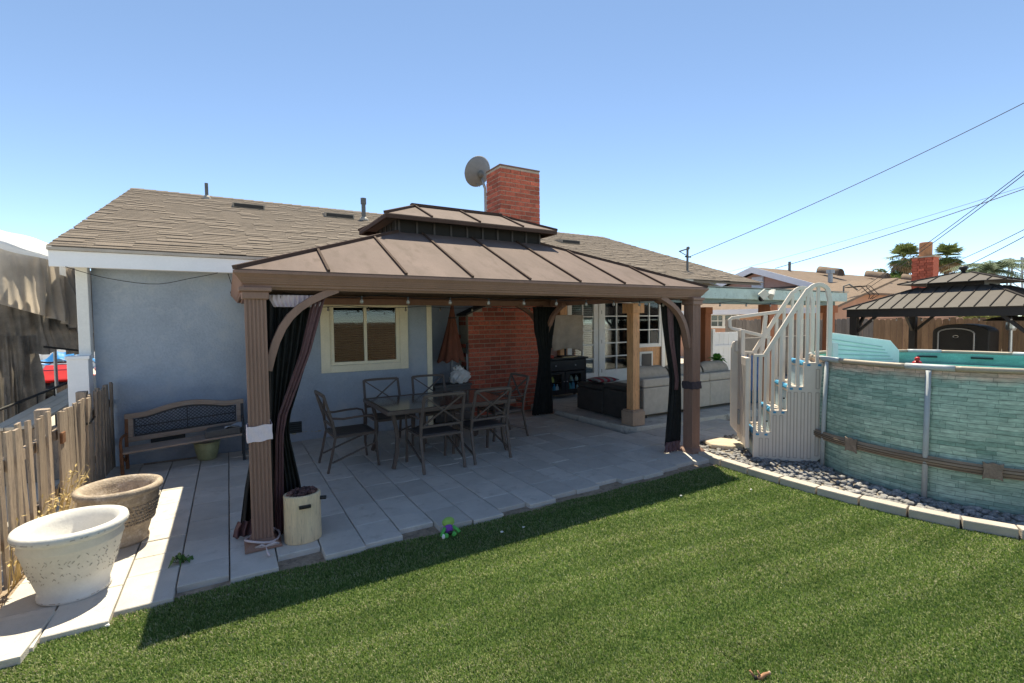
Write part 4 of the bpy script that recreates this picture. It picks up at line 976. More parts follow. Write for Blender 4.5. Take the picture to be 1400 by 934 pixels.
for i, (x, y, z_, h, col, lab) in enumerate(((6.03,8.63,.192,.24,(.75,.78,.8),'white spray bottle behind the cabinet glass'), (6.15,8.66,.192,.2,(.05,.35,.6),'blue bottle behind the cabinet glass'), (6.22,8.64,.192,.19,(.8,.8,.78),'squat white bottle behind the cabinet glass'),
        (6.10,8.65,.432,.12,(.65,.6,.15),'yellow tub on the upper cabinet shelf'), (6.57,8.64,.192,.2,(.05,.4,.45),'teal jug behind the cabinet glass'), (6.68,8.67,.192,.26,(.15,.4,.6),'tall light blue bottle behind the cabinet glass'), (6.80,8.64,.192,.2,(.6,.75,.85),'pale blue bottle behind the cabinet glass'), (6.62,8.66,.432,.13,(.3,.35,.3),'grey green carton on the upper cabinet shelf'), (6.77,8.66,.432,.11,(.5,.5,.45),'beige carton on the upper cabinet shelf'))):
    r = .038
    o = MB().lathe([(.01,0),(r,.0),(r,.6*h),(r*.75,.72*h),(r*.35,.82*h),(r*.35,.9*h),(r*.45,.9*h),(r*.42,h),(.005,h)], 14, (x,y-.03,z_)).build('bottle', M('bottle_%d' % i, col, .35, .05), smooth=False); tag(o, lab, 'bottle', 'things stored in the black cabinet')
t = thing('television', 'television under a taupe cloth cover standing above the black cabinet', 'television', (6.6, 8.8, .967))
bx(6.2, 7.05, 8.80, 8.86, 1.18, 1.86).build('screen', BLACK, t); MB().tube([(6.62,8.84,.99),(6.62,8.84,1.25)], .03, 10).build('stand', BLACK, t); bx(6.45, 6.8, 8.72, 8.94, .968, .99).build('stand_base', BLACK, t, bevel=.004)
def tvc(u, v):
    x = 6.17+.92*u; z = 1.91-.80*v+.10*v*math.sin(3.4*u+.3)*u; return (x+.05*(u-.5)*-v*1.4, 8.785-.03*v+.022*v*math.sin(16*u+3*v)-.012*math.sin(30*u*v), z)
mb = MB().grid(tvc, 40, 20); mb.box(6.17, 7.09, 8.785, 8.88, 1.895, 1.91); mb.build('cloth_cover', TAUPE, t, smooth=True, solid=.006)
tag(MB().tube([(6.12,8.62,1.72),(6.10,8.6,1.45),(6.02,8.58,1.2),(5.90,8.57,.99)], .010, 6).build('white_cord', PINKC, smooth=True), 'pale cord hanging down beside the covered television', 'cord')
t = thing('red_toolbox', 'small red tool case lying on the black cabinet top', 'case', (5.95, 8.7, .967)); bx(5.82, 6.12, 8.58, 8.76, .967, 1.03).build('case_body', M('red_case', (.38,.05,.03), .5), t, bevel=.015); MB().tube([(5.9,8.585,1.03),(5.93,8.57,1.055),(6.0,8.57,1.055),(6.03,8.585,1.03)], .008, 6).build('handle', BLACK, t)
tag(bx(6.35, 6.75, 8.56, 8.62, .967, .985).build('wooden_ruler', M('pine', (.6,.45,.25), .7), bevel=.003), 'short pale wooden stick on the black cabinet top', 'stick')
tag(MB().lathe([(.028,0),(.03,.03),(.03,.36),(.02,.38)], 14, (5.52,8.02,.0)).build('red_cylinder', M('dull_red', (.20,.035,.04), .6)), 'dull red tube standing by the black curtain', 'tube')

# porch structure: cedar posts, teal beam, floodlight
pv = thing('porch_cover', 'weathered teal porch beam carried on cedar posts over the slab', 'porch cover', (8.6, 5.6, .068))
def cedar_post(x, y, w, base, mat):
    p = bx(x-w/2, x+w/2, y-w/2, y+w/2, .07, 2.06).build('post', mat, pv, bevel=.006)
    if base:
        mb = bx(x-.135, x+.135, y-.135, y+.135, .072, .30); mb.box(x-.12, x+.12, y-.12, y+.12, .30, .325); mb.build('post_base', M('post_base_wood', (.42,.30,.22), .75, .15, 5), p, bevel=.01)
    bx(x-.125, x+.125, y-.125, y+.125, 1.90, 2.06).build('post_cap', mat, p, bevel=.008)
cedar_post(5.70, 5.77, .145, 1, CEDAR); cedar_post(9.05, 5.55, .17, 0, REDWOOD); cedar_post(11.3, 5.55, .17, 0, REDWOOD); cedar_post(9.45, 7.3, .2, 0, REDWOOD)
bx(5.58, 11.75, 5.40, 5.47, 2.145, 2.335).build('beam', TEAL, pv, bevel=.006)
bx(5.50, 11.4, 5.475, 5.62, 2.062, 2.21).build('under_beam', M('teal_dark', (.16,.21,.20), .8, .15, 6), pv, bevel=.006)
for k in range(11):
    x = 5.75+k*.58; MB().bar((x,5.48,2.28),(x,7.42,2.40), .045, .13).build('rafter', TEAL, pv)
MB().hexa([(5.52,5.38,2.345),(11.78,5.38,2.345),(11.78,7.42,2.47),(5.52,7.42,2.47),(5.52,5.38,2.36),(11.78,5.38,2.36),(11.78,7.42,2.485),(5.52,7.42,2.485)]).build('cover_board', M('cover_board', (.26,.28,.26), .85, .15), pv)
t = thing('floodlight', 'twin head white floodlight mounted on the teal beam', 'floodlight', (8.5, 5.36, 2.2))
MB().tube([(8.55,5.395,2.16),(8.55,5.34,2.16)], .05, 14).build('mount', BLACK, t)
for s in (-1, 1):
    h = MB(); c = Vector((8.55+s*.12,5.26,2.24)); dn = Vector((s*.55,-.75,-.25)).normalized()
    h.tube([c-dn*.05, c-dn*.02, c+dn*.03, c+dn*.05], [.05,.085,.10,.10], 4).build('lamp_head', M('lamp_white', (.55,.54,.5), .5), t)
    MB().tube([c-dn*.05, (8.55,5.34,2.17)], .018, 8).build('knuckle', BLACK, t)
string_lights('string of clear bulbs hanging below the teal beam', (6.2,5.33,2.10), (10.6,5.33,2.12), 6, .05)
# sectional sofa seen from behind
sf = thing('sectional_sofa', 'grey sectional sofa with loose back cushions seen from behind on the slab', 'sofa', (7.3, 6.4, .068))
for x0, x1 in ((6.16,6.98),(6.985,7.92),(7.925,8.72)):
    bx(x0, x1, 5.98, 6.16, .13, .60).build('back_panel', SOFA, sf, bevel=.015); bx(x0, x1, 5.985, 6.15, .605, .76).build('back_rail', SOFA, sf, bevel=.03)
    bx(x0, x1, 6.165, 6.95, .13, .40).build('seat_base', SOFA, sf, bevel=.02); bx(x0+.01, x1-.01, 6.20, 6.96, .405, .53).build('seat_cushion', CUSH, sf, bevel=.04)
    def cu(u, v, x0=x0, x1=x1):
        a = math.pi*v; return (x0+.02+(x1-x0-.04)*u, 6.27-.13*math.cos(2*a), .73+.20*math.sin(2*a)+.03*math.sin(math.pi*u)*math.sin(2*a)-.03*abs(2*u-1)**4*math.sin(2*a)+.012*math.sin(9*u))
    MB().grid(cu, 14, 20).build('back_cushion', CUSH, sf, smooth=True)
bx(8.725, 8.93, 5.98, 6.95, .13, .62).build('armrest', SOFA, sf, bevel=.04)
for x, y in ((6.25,6.05),(8.85,6.05),(8.85,6.9),(7.4,6.05)): bx(x-.03, x+.03, y-.03, y+.03, .07, .128).build('foot', BLACK, sf)
for i, (y0, y1, z1, lab) in enumerate(((6.0,6.62,.66,'taller black cushioned cube next to the cedar post'), (6.64,7.38,.60,'lower black ottoman cube farther along the slab towards the cabinet'))):
    t = thing('ottoman', lab, 'ottoman', (5.97, (y0+y1)/2, .068)); bx(5.80, 6.13, y0, y1, .09, z1-.09).build('base', SOFAD, t, bevel=.02); bx(5.795, 6.135, y0-.004, y1+.004, z1-.088, z1).build('cushion', SOFAD, t, bevel=.04)
t = thing('striped_cushion', 'red and grey striped cushion lying on the black cube by the sofa', 'cushion', (6.3, 6.6, .56))
for k in range(7):
    def cf(u, v, k=k): 
        a = 2*math.pi*v; xx = 5.86+.075*(k+u); e = math.sin(math.pi*min(max((xx-5.85)/.545,0.02),.98))**.4; return (xx, 7.02+.20*math.cos(a), .655+.055*e*math.sin(a))
    MB().grid(cf, 3, 16).build('stripe', M('stripe_red', (.35,.05,.06), .9) if k % 2 else M('stripe_grey', (.25,.24,.24), .9), t, smooth=True)
# plants and toys by the sofa
def leafy(name, label, c, n, R, H, pot, seed, cat='plant', mat=GREENL):
    rr = random.Random(seed); t = thing(name, label, cat, c)
    if pot: MB().lathe([(.02,0),(.09,0),(.12,.18),(.13,.2),(.11,.2),(.02,.17)], 20, c).build('pot', GREYBOX, t, smooth=True)
    mb = MB(); z0 = c[2]+(.18 if pot else 0)
    for k in range(n):
        a = rr.uniform(0, 6.28); el = rr.uniform(.2, 1.3); L = R*rr.uniform(.6, 1.1); base = Vector((c[0]+rr.uniform(-.04,.04), c[1]+rr.uniform(-.04,.04), z0))
        d = Vector((math.cos(a)*math.cos(el), math.sin(a)*math.cos(el), math.sin(el))); w = d.cross(Vector((0,0,1))).normalized()*L*.16; m_ = base+d*L*.6+Vector((0,0,.1*H)); tip = base+d*L+Vector((0,0,-.05))
        i = len(mb.V); mb.V += [tuple(base), tuple(m_+w), tuple(tip), tuple(m_-w)]; mb.F += [(i,i+1,i+2,i+3)]
    mb.build('foliage', mat, t); return t
t = thing('side_table', 'small black side table at the far end of the grey sofa', 'table', (9.15, 6.75, .068)); bx(8.97, 9.35, 6.55, 6.95, .62, .65).build('table_top', BLACK, t, bevel=.006)
for x in (9.0, 9.32):
    for y in (6.58, 6.92): bx(x-.015, x+.015, y-.015, y+.015, .072, .618).build('leg', BLACK, t)
leafy('potted_plant', 'small bright green potted plant on the black side table behind the sofa', (9.15,6.75,.652), 40, .26, .4, 1, 3)
leafy('potted_plant', 'bright green plant in grey pot beside the cream siding wall', (10.9,9.0,.072), 46, .38, .5, 1, 5)
t = thing('folding_lounger', 'folded blue striped sun lounger leaning upright past the sofa', 'lounger', (9.3, 6.2, .068))
ax_, bx_ = Vector((9.12,5.95,.10)), Vector((9.62,5.75,.10)); upv_ = Vector((-.08,.30,.92))
for k in range(6):
    a = ax_+(bx_-ax_)*(k/6+.01); b = ax_+(bx_-ax_)*((k+1)/6-.01); MB().hexa([a, b, b+Vector((0,.02,0)), a+Vector((0,.02,0)), a+upv_, b+upv_, b+upv_+Vector((0,.02,0)), a+upv_+Vector((0,.02,0))]).build('webbing', BLUEC, t)
for a in (ax_-Vector((.02,0,0)), bx_+Vector((.02,0,0))): MB().tube([a-Vector((0,0,.02)), a+upv_*1.04], .018, 8).build('side_rail', BLUED, t)
MB().hexa([ax_+Vector((-.02,-.03,-.03)), bx_+Vector((.02,-.03,-.03)), bx_+Vector((.02,.05,-.03)), ax_+Vector((-.02,.05,-.03)), ax_+Vector((-.02,-.02,.22)), bx_+Vector((.02,-.02,.22)), bx_+Vector((.02,.06,.22)), ax_+Vector((-.02,.06,.22))]).build('foot_cover', BLUED, t, bevel=.02)
MB().tube([ax_+upv_*1.02, ax_+upv_*1.06+Vector((.15,0,.03)), bx_+upv_*1.1], .02, 8).build('handle', BLACK, t)

# ================================================================ POOL STAIRS
A = Vector((5.755, 3.70, -.01)); u_ = Vector((.70,-.714,0)).normalized(); n_v = Vector((.714,.70,0)).normalized(); zz = Vector((0,0,1))
st = thing('pool_stairs', 'beige plastic pool entry stairs with arched handrails and gate', 'stairs', A)
TH = .045
def stair_side(off, detail):
    o = A+n_v*off
    poly = [(0,0),(.71,0),(.87,.17),(.87,1.255),(.565,1.255),(.565,.955),(.385,.955),(.385,.645),(.195,.645),(.195,.355),(0,.355)]
    p = MB().prism(poly, o, u_, zz, n_v, TH).build('side_panel', STAIR, st, bevel=.008)
    def rail_pts():
        pts = [(.13,1.345),(.30,1.64),(.47,1.94),(.60,2.155)]
        for k in range(1, 8):
            a = math.pi*(1-k/8)*.86; pts.append((.715+.115*math.cos(a+.22), 2.10+.115*math.sin(a+.22)))
        return pts+[(.843,2.02),(.843,1.25)]
    MB().path([o+u_*a+zz*b+n_v*TH/2 for a, b in rail_pts()], .05, .05, upv=n_v).build('handrail', STAIR, st, bevel=.008)
    for a, z0 in ((.22,.64),(.31,.64),(.41,.95),(.50,.95),(.60,1.25),(.715,1.25)):
        z1 = 1.345+(a-.13)*1.70 if a < .61 else 2.19
        MB().bar(o+u_*a+zz*(z0-.01)+n_v*TH/2, o+u_*a+zz*z1+n_v*TH/2, .036, .036, upv=n_v).build('baluster', STAIR, st, bevel=.005)
    for a in (.017, .075, .135): MB().bar(o+u_*a+zz*.345+n_v*TH/2, o+u_*a+zz*1.325+n_v*TH/2, .030, .034, upv=n_v).build('baluster', STAIR, st, bevel=.005)
    MB().bar(o-u_*.0+zz*1.335+n_v*TH/2, o+u_*.165+zz*1.335+n_v*TH/2, .04, .034).build('baluster_cap', STAIR, st, bevel=.005)
    if not detail: return
    f = o-n_v*.001
    def bead(a0, a1, z0, z1):
        for P, Q in (((a0,z0),(a0,z1)),((a1,z0),(a1,z1)),((a0,z1),(a1,z1)),((a0,z0),(a1,z0))):
            MB().bar(f+u_*P[0]+zz*P[1], f+u_*Q[0]+zz*Q[1], .007, .009, upv=n_v).build('groove_shade_bead', STAIRG, p)  # raised darker beads stand in for the shade of moulded recesses
    for a, z0, z1 in ((.07,.05,.28),(.14,.05,.28),(.225,.05,.58),(.30,.05,.58),(.385,.05,.88),(.46,.05,.88),(.54,.05,.88),(.615,.05,.88),(.70,.09,.88),(.775,.15,.88),(.70,.93,1.17),(.775,.93,1.17)): bead(a, a+.036, z0, z1)
    for z0, aa in ((.315,(.03,.13)),(.605,(.225,.32)),(.91,(.41,.51)),(1.21,(.60,.72))):
        for a in aa: MB().prism([(a,z0),(a+.035,z0),(a+.035,z0+.024),(a,z0+.024)], f, u_, zz, -n_v, .004).build('blue_plug', STAIRB, p)
    for a, b in ((.155,.50),(.345,.80)): MB().prism([(a-.01,b-.01),(a+.01,b-.01),(a+.01,b+.01),(a-.01,b+.01)], f, u_, zz, -n_v, .004).build('bolt_hole', BLACK, p)
stair_side(0, 1); stair_side(.62, 0)
for k, (a, z_) in enumerate(((.0,.33),(.195,.62),(.385,.93),(.565,1.23))):
    L = .25 if k < 3 else .30; s = MB().prism([(a+.01,z_-.05),(a+L,z_-.05),(a+L,z_),(a+.01,z_)], A+n_v*(TH+.003), u_, zz, n_v, .62-TH-.006).build('tread', STAIR, st, bevel=.008)
    MB().tube([A+u_*(a+.03)+zz*(z_+.004)+n_v*(TH+.02), A+u_*(a+.03)+zz*(z_+.004)+n_v*.60], .034, 8).build('blue_nosing', STAIRB, s)
    MB().prism([(a+.012,z_-.30),(a+.03,z_-.30),(a+.03,z_-.052),(a+.012,z_-.052)], A+n_v*(TH+.004), u_, zz, n_v, .62-TH-.008).build('riser', M('riser_blue', (.42,.55,.62), .5), s)
# gate with tall post and U-shaped arm
gt = MB().prism([(.06,.13),(.60,.16),(.60,1.64),(.38,1.66),(.38,1.30),(.06,1.30)], A-u_*.035, n_v, zz, -u_, .05).build('gate', STAIR, st, bevel=.008)
for a in (.12,.22,.32,.43,.52): MB().bar(A-u_*.087+n_v*a+zz*.25, A-u_*.087+n_v*a+zz*(1.2 if a < .38 else 1.55), .012, .006, upv=u_).build('gate_groove_shade', STAIRG, gt)  # darker bars paint groove shade onto the flat gate
MB().prism([(-.17,.30),(-.06,.17),(-.06,1.50),(-.15,1.48),(-.17,1.40)], A+n_v*.60, u_, zz, n_v, .06).build('gate_wing', STAIR, gt, bevel=.01)
MB().tube([A-u_*.10+n_v*.57+zz*1.35, A-u_*.10+n_v*.57+zz*1.5], .03, 10).build('gate_hinge', STAIR, gt)
MB().prism([(.40,.36),(.47,.36),(.47,.56),(.40,.56)], A-u_*.088, n_v, zz, -u_, .02).build('gate_latch', METAL, gt)
o = A+n_v*.645
MB().path([o+u_*a+zz*b for a, b in ((.48,1.90),(.2,1.865),(-.16,1.815),(-.19,1.79),(-.185,1.69),(-.15,1.665),(.1,1.60),(.34,1.535))], .045, .05, upv=n_v).build('gate_arm', STAIR, gt, bevel=.008)
MB().path([o+u_*a+zz*b for a, b in ((.27,1.85),(.25,1.6),(.23,1.35))], .05, .05, upv=n_v).build('gate_arm', STAIR, gt, bevel=.006)

# ================================================================ POOL
PC = Vector((7.37, 2.15, -.02)); PA, PB, PH = 1.43, 1.54, 1.30
pool = thing('swimming_pool', 'above ground pool with teal stacked stone print and brown belt', 'pool', PC)
def ell(a, k=1.0, z=0): return Vector((PC.x+(PA+k)*math.cos(a), PC.y+(PB+k)*math.sin(a), z))
POOLM = bpy.data.materials.new('pool_stone_print'); POOLM.use_nodes = True
n = POOLM.node_tree; b = n.nodes['Principled BSDF']; L = n.links.new
uv = n.nodes.new('ShaderNodeUVMap'); uv.uv_map = 'print'
def brick_node(wd, ht, off):
    q = n.nodes.new('ShaderNodeTexBrick'); q.inputs['Scale'].default_value = 1; q.inputs['Brick Width'].default_value = wd; q.inputs['Row Height'].default_value = ht
    q.inputs['Mortar Size'].default_value = .0035; q.inputs['Mortar Smooth'].default_value = .6; q.inputs['Bias'].default_value = 0; q.offset = off; q.squash = 1.35; q.squash_frequency = 3
    q.inputs['Color1'].default_value = (.19,.32,.26,1); q.inputs['Color2'].default_value = (.50,.63,.52,1); q.inputs['Mortar'].default_value = (.10,.17,.14,1)
    return q
b1 = brick_node(.19, .040, .37); b2 = brick_node(.41, .080, .61)
nz = n.nodes.new('ShaderNodeTexNoise'); nz.inputs['Scale'].default_value = 26; nz.inputs['Detail'].default_value = 6; nz.inputs['Roughness'].default_value = .7
mp = n.nodes.new('ShaderNodeMapping'); mp.inputs['Scale'].default_value = (.45,1.6,1); L(uv.outputs[0], mp.inputs[0]); L(mp.outputs[0], nz.inputs['Vector'])
wob = n.nodes.new('ShaderNodeTexNoise'); wob.inputs['Scale'].default_value = 5; L(uv.outputs[0], wob.inputs['Vector'])
wm = n.nodes.new('ShaderNodeVectorMath'); wm.operation = 'MULTIPLY_ADD'; wm.inputs[1].default_value = (.06,.022,0); L(wob.outputs['Color'], wm.inputs[0]); L(uv.outputs[0], wm.inputs[2])
L(wm.outputs[0], b1.inputs['Vector']); L(wm.outputs[0], b2.inputs['Vector'])
mx = n.nodes.new('ShaderNodeMix'); mx.data_type = 'RGBA'; mx.inputs['Factor'].default_value = .38; L(b1.outputs[0], mx.inputs['A']); L(b2.outputs[0], mx.inputs['B'])
ov = n.nodes.new('ShaderNodeMapRange'); ov.inputs[1].default_value = .3; ov.inputs[2].default_value = .7; ov.inputs[3].default_value = .60; ov.inputs[4].default_value = 1.40; L(nz.outputs[0], ov.inputs[0])
sc = n.nodes.new('ShaderNodeVectorMath'); sc.operation = 'SCALE'; L(mx.outputs['Result'], sc.inputs[0]); L(ov.outputs[0], sc.inputs['Scale'])
# the top courses have bleached to grey brown
sx = n.nodes.new('ShaderNodeSeparateXYZ'); L(uv.outputs[0], sx.inputs[0]); ad = n.nodes.new('ShaderNodeMath'); ad.operation = 'MULTIPLY_ADD'; ad.inputs[1].default_value = .14; L(wob.outputs[0], ad.inputs[0]); L(sx.outputs['Y'], ad.inputs[2])
fr_ = n.nodes.new('ShaderNodeMapRange'); fr_.inputs[1].default_value = 1.23; fr_.inputs[2].default_value = 1.30; L(ad.outputs[0], fr_.inputs[0])
hs = n.nodes.new('ShaderNodeMix'); hs.data_type = 'RGBA'; hs.blend_type = 'MULTIPLY'; hs.inputs['Factor'].default_value = 1; hs.inputs['B'].default_value = (1.45,.78,.72,1); L(sc.outputs[0], hs.inputs['A'])
m2 = n.nodes.new('ShaderNodeMix'); m2.data_type = 'RGBA'; L(fr_.outputs[0], m2.inputs['Factor']); L(sc.outputs[0], m2.inputs['A']); L(hs.outputs['Result'], m2.inputs['B'])
L(m2.outputs['Result'], b.inputs['Base Color']); b.inputs['Roughness'].default_value = .55
NS = 96
def pool_sheet(name, k, z0, z1, rows, mat, bulge=0):
    mb = MB(); 
    for r in range(rows+1):
        v = r/rows; z = z0+(z1-z0)*v
        for s in range(NS+1):
            a = 2*math.pi*s/NS; p = ell(a, k+bulge*math.sin(math.pi*v)*(1+.2*math.sin(3*a)), z); mb.V.append(tuple(p))
    for r in range(rows):
        for s in range(NS): i = r*(NS+1)+s; mb.F.append((i, i+1, i+NS+2, i+NS+1))
    o = mb.build(name, mat, pool, smooth=True)
    uvl = o.data.uv_layers.new(name='print'); per = 2*math.pi*(PA+PB)/2
    for lp_ in o.data.loops:
        vi = lp_.vertex_index; s = vi % (NS+1); r = vi//(NS+1); uvl.data[lp_.index].uv = (per*s/NS, (z0+(z1-z0)*r/rows))
    return o
wall = pool_sheet('wall', -.02, -.02, PH-.015, 10, POOLM, .03)
POOLI = M('pool_liner', (.20,.42,.36), .5, .25, 5, stretch=(1,1,3))
pool_sheet('liner', -.05, .4, PH-.015, 4, POOLI)
mb = MB(); 
mb.V = [tuple(ell(2*math.pi*s/NS, -.06, 1.135)) for s in range(NS)]; mb.F = [tuple(range(NS))]
WM = bpy.data.materials.new('pool_water'); WM.use_nodes = True; wb = WM.node_tree.nodes['Principled BSDF']; wb.inputs['Base Color'].default_value = (.10,.36,.33,1); wb.inputs['Roughness'].default_value = .06; wb.inputs['IOR'].default_value = 1.33
wn = WM.node_tree.nodes.new('ShaderNodeTexNoise'); wn.inputs['Scale'].default_value = 5; wbp = WM.node_tree.nodes.new('ShaderNodeBump'); wbp.inputs['Strength'].default_value = .12; WM.node_tree.links.new(wn.outputs[0], wbp.inputs['Height']); WM.node_tree.links.new(wbp.outputs[0], wb.inputs['Normal'])
mb.build('water', WM, pool)
A_P = [R_(145+41*k) for k in range(9)]
for i, a in enumerate(A_P):
    MB().tube([ell(a, .055, -.02), ell(a, .045, .6), ell(a, .02, PH-.03)], .024, 10).build('frame_leg', POOLF, pool, smooth=True)
    a2 = a+R_(41) if i < 8 else A_P[0]+2*math.pi
    j = R_(7)
    MB().tube([ell(a+j+(a2-a-2*j)*k/14, -.005, PH) for k in range(15)], .026, 10).build('top_rail', RIMC, pool, smooth=True)
    MB().tube([ell(a-j*1.02+2.04*j*k/5, -.005, PH) for k in range(6)], .031, 10).build('rail_joint', POOLF, pool, smooth=True)
# belt round the wall with clasps
def belt(u, v):
    a = 2*math.pi*u; sag = .025*math.sin(4.4*a+1); return ell(a, .068+.008*math.cos(math.pi*(2*v-1)), .33+sag*.3+.10*v)
MB().grid(belt, NS, 6).build('belt', BELT, pool, smooth=True)
for k in range(3): MB().grid(lambda u, v, k=k: ell(2*math.pi*u, .080, .35+.025*k+.006*math.sin(20*u+k)+.007*v+.025*.3*math.sin(4.4*2*math.pi*u+1)), NS, 1).build('belt_strand', M('belt_dark', (.10,.07,.05), .85, .2), pool)
for a in [R_(145+41*k+q) for k in range(9) for q in (17,)]:
    c = ell(a, .082, .38); tdir = (ell(a+.01)-ell(a)).normalized(); nd = Vector((c.x-PC.x, c.y-PC.y, 0)).normalized()
    poly = [(-.07,-.08),(-.045,-.065),(.045,-.065),(.07,-.08),(.06,0),(.072,.085),(.04,.07),(0,.085),(-.04,.07),(-.072,.085),(-.06,0)]
    MB().prism(poly, c, tdir, zz, nd, .02).build('belt_clasp', M('clasp', (.25,.19,.15), .85, .25, 20, .4, 60), pool, bevel=.005)
for a in (R_(8), R_(-14), R_(-24), R_(30)):
    c = ell(a, -.062, 1.23); tdir = (ell(a+.01)-ell(a)).normalized(); nd = Vector((PC.x-c.x, PC.y-c.y, 0)).normalized()
    MB().prism([(-.11,-.012),(.11,-.012),(.11,.012),(-.11,.012)], c, tdir, zz, nd, .006).build('liner_slot', BLACK, pool)
# mint panel of the inner steps, red float
mp_ = thing('mint_pool_panel', 'pale mint ribbed plastic panel tilted inside the pool by the stairs', 'pool panel', (7.5, 3.25, 1.14))
o0 = Vector((6.78,3.27,1.1)); ud = Vector((1.45,-.20,0)).normalized(); vd = Vector((0,.10,1)).normalized()
pm = MB().prism([(0,.02),(1.42,.02),(1.46,.22),(1.28,.37),(.1,.50),(0,.50)], o0, ud, vd, ud.cross(vd), -.03).build('panel', MINT, mp_, bevel=.008)
for k in range(6):
    y0 = .09+k*.065; y1 = .06+k*.045
    MB().bar(o0+ud*.05+vd*y0-ud.cross(vd)*-.002, o0+ud*(1.32-.05*k)+vd*y1-ud.cross(vd)*-.002, .012, .014, upv=ud.cross(vd)).build('panel_rib', M('mint_dark', (.45,.56,.50), .6), mp_)
MB().bar(o0+Vector((.05,-.12,.03)), o0+Vector((.42,-.16,.0)), .05, .05).build('brace', MINT, mp_); MB().bar(o0+Vector((-.03,-.05,.1)), o0+Vector((.05,.0,.36)), .06, .03).build('brace', MINT, mp_)
t = thing('pool_float', 'small red floating toy on the pool water', 'float', (8.15, 2.86, 1.135))
MB().ball((8.15,2.86,1.16), .055, 12, 8, (1.3,1,.7)).build('body', RED, t, smooth=True); MB().ball((8.10,2.84,1.22), .032, 10, 8).build('head', RED, t, smooth=True); MB().ball((8.17,2.83,1.135), .05, 10, 6, (1.1,1,.4)).build('base', M('pale_red', (.6,.3,.28), .5), t, smooth=True)

# ================================================================ PICKET FENCE (left)
def fx(y): return -1.40+.028*(y-4.2)
def picket_mesh(w, h, seed):
    r = random.Random(seed); j = lambda: r.uniform(-.006, .006)
    V = [(-.009,-w/2+j(),0),(.009,-w/2+j(),0),(.009,w/2+j(),0),(-.009,w/2+j(),0),(-.009,-w/2+j(),h+j()),(.009,-w/2+j(),h+j()),(.009,w/2+j(),h+j()),(-.009,w/2+j(),h+j())]
    return mesh_from('picket', V, [(3,2,1,0),(4,5,6,7),(0,1,5,4),(1,2,6,5),(2,3,7,6),(3,0,4,7)], OLDWOOD)
pms = [picket_mesh(.088, 1.0, k) for k in range(6)]; pmg = [picket_mesh(.085, 1.0, k+20) for k in range(4)]
for m_ in pmg: m_.materials[0] = OLDWOOD_D
def fence_run(name, label, y0, y1, sp, h, meshes, cat='fence', rail_y=None):
    t = thing(name, label, cat, (fx((y0+y1)/2), (y0+y1)/2, -.07)); rr = random.Random(int(y0*10)); y = y0+sp/2
    while y < y1:
        hh = h(y)+rr.uniform(-.012,.012)
        o = inst(rr.choice(meshes), 'picket', t, (fx(y)+rr.uniform(-.006,.006), y, -.05+rr.uniform(0,.02)), (rr.gauss(0,.008), rr.gauss(0,.012), rr.gauss(0,.03)), (1,1,hh+.05)); y += sp*rr.uniform(.94,1.06)
    for z in (.28, .80): MB().bar((fx(y0)-.035,y0-.02,z),(fx(y1)-.035,y1+.01,z), .04, .085).build('rail', OLDWOOD, t)
    return t
f1 = fence_run('picket_fence', 'weathered spaced picket fence beside the white planter', 3.1, 5.66, .135, lambda y: 1.03, pms)
f2 = fence_run('picket_gate', 'weathered close boarded picket gate with black latch behind the brown planter', 5.80, 6.88, .094, lambda y: .99+.03*(y-5.8), pms, 'gate')
f3 = fence_run('picket_fence', 'darker picket fence end standing against the blue wall', 6.93, 7.88, .090, lambda y: 1.04+.02*(y-6.9), pmg)
for y, par, h in ((5.73, f1, 1.06), (6.90, f3, 1.07), (3.6, f1, 1.0)): bx(fx(y)-.12, fx(y)-.03, y-.05, y+.05, -.07, h).build('post', OLDWOOD_D, par, bevel=.006)
mb = MB().box(fx(6.7)+.008, fx(6.7)+.02, 6.62, 6.80, .74, .765); mb.build('latch', BLACK, f2, bevel=.002); MB().tube([(fx(6.7)+.03,6.66,.752),(fx(6.7)+.03,6.80,.768),(fx(6.7)+.05,6.81,.80)], .010, 6).build('latch_bolt', BLACK, f2)
bx(fx(5.85)+.008, fx(5.85)+.03, 5.80, 5.90, .72, .82).build('hinge', RUST, f2, bevel=.004)
# dry weeds against the fence
rg = random.Random(9)
for i, (y, n, lab) in enumerate(((4.75,16,'dry straw coloured weed growing through the pickets by the white planter'), (5.5,14,'dry straw coloured weed by the fence behind the brown planter'))):
    t = thing('dry_weed', lab, 'weed', (fx(y)+.05, y, -.03)); st_m = MB(); lf = MB()
    for k in range(n):
        a = rg.uniform(-.9, .9); h = rg.uniform(.3, .62); b0 = Vector((fx(y)+.04, y+rg.uniform(-.25,.25), -.03)); p1 = b0+Vector((.05, .25*a, h*.6)); p2 = b0+Vector((.10+.05*abs(a), .55*a, h))
        st_m.tube([b0, p1, p2], [.004,.003,.0015], 5)
        for q in range(7):
            p = p1+(p2-p1)*rg.random()+Vector((rg.uniform(-.03,.03),rg.uniform(-.03,.03),rg.uniform(-.02,.03))); d = Vector((rg.uniform(-1,1),rg.uniform(-1,1),rg.uniform(-.3,1))).normalized()*.022; w_ = d.cross(Vector((.3,.2,1))).normalized()*.008
            j = len(lf.V); lf.V += [tuple(p-d), tuple(p+w_), tuple(p+d), tuple(p-w_)]; lf.F.append((j,j+1,j+2,j+3))
    DRY = M('dry_straw', (.50,.37,.17), .9, .2, 10); st_m.build('stems', DRY, t); lf.build('dry_leaves', DRY, t)
leafy('weed_sprig', 'small green weed sprouting between the sunlit pavers', (-.36,4.36,.001), 26, .09, .1, 0, 8, 'weed', M('weed_green', (.06,.13,.03), .7))
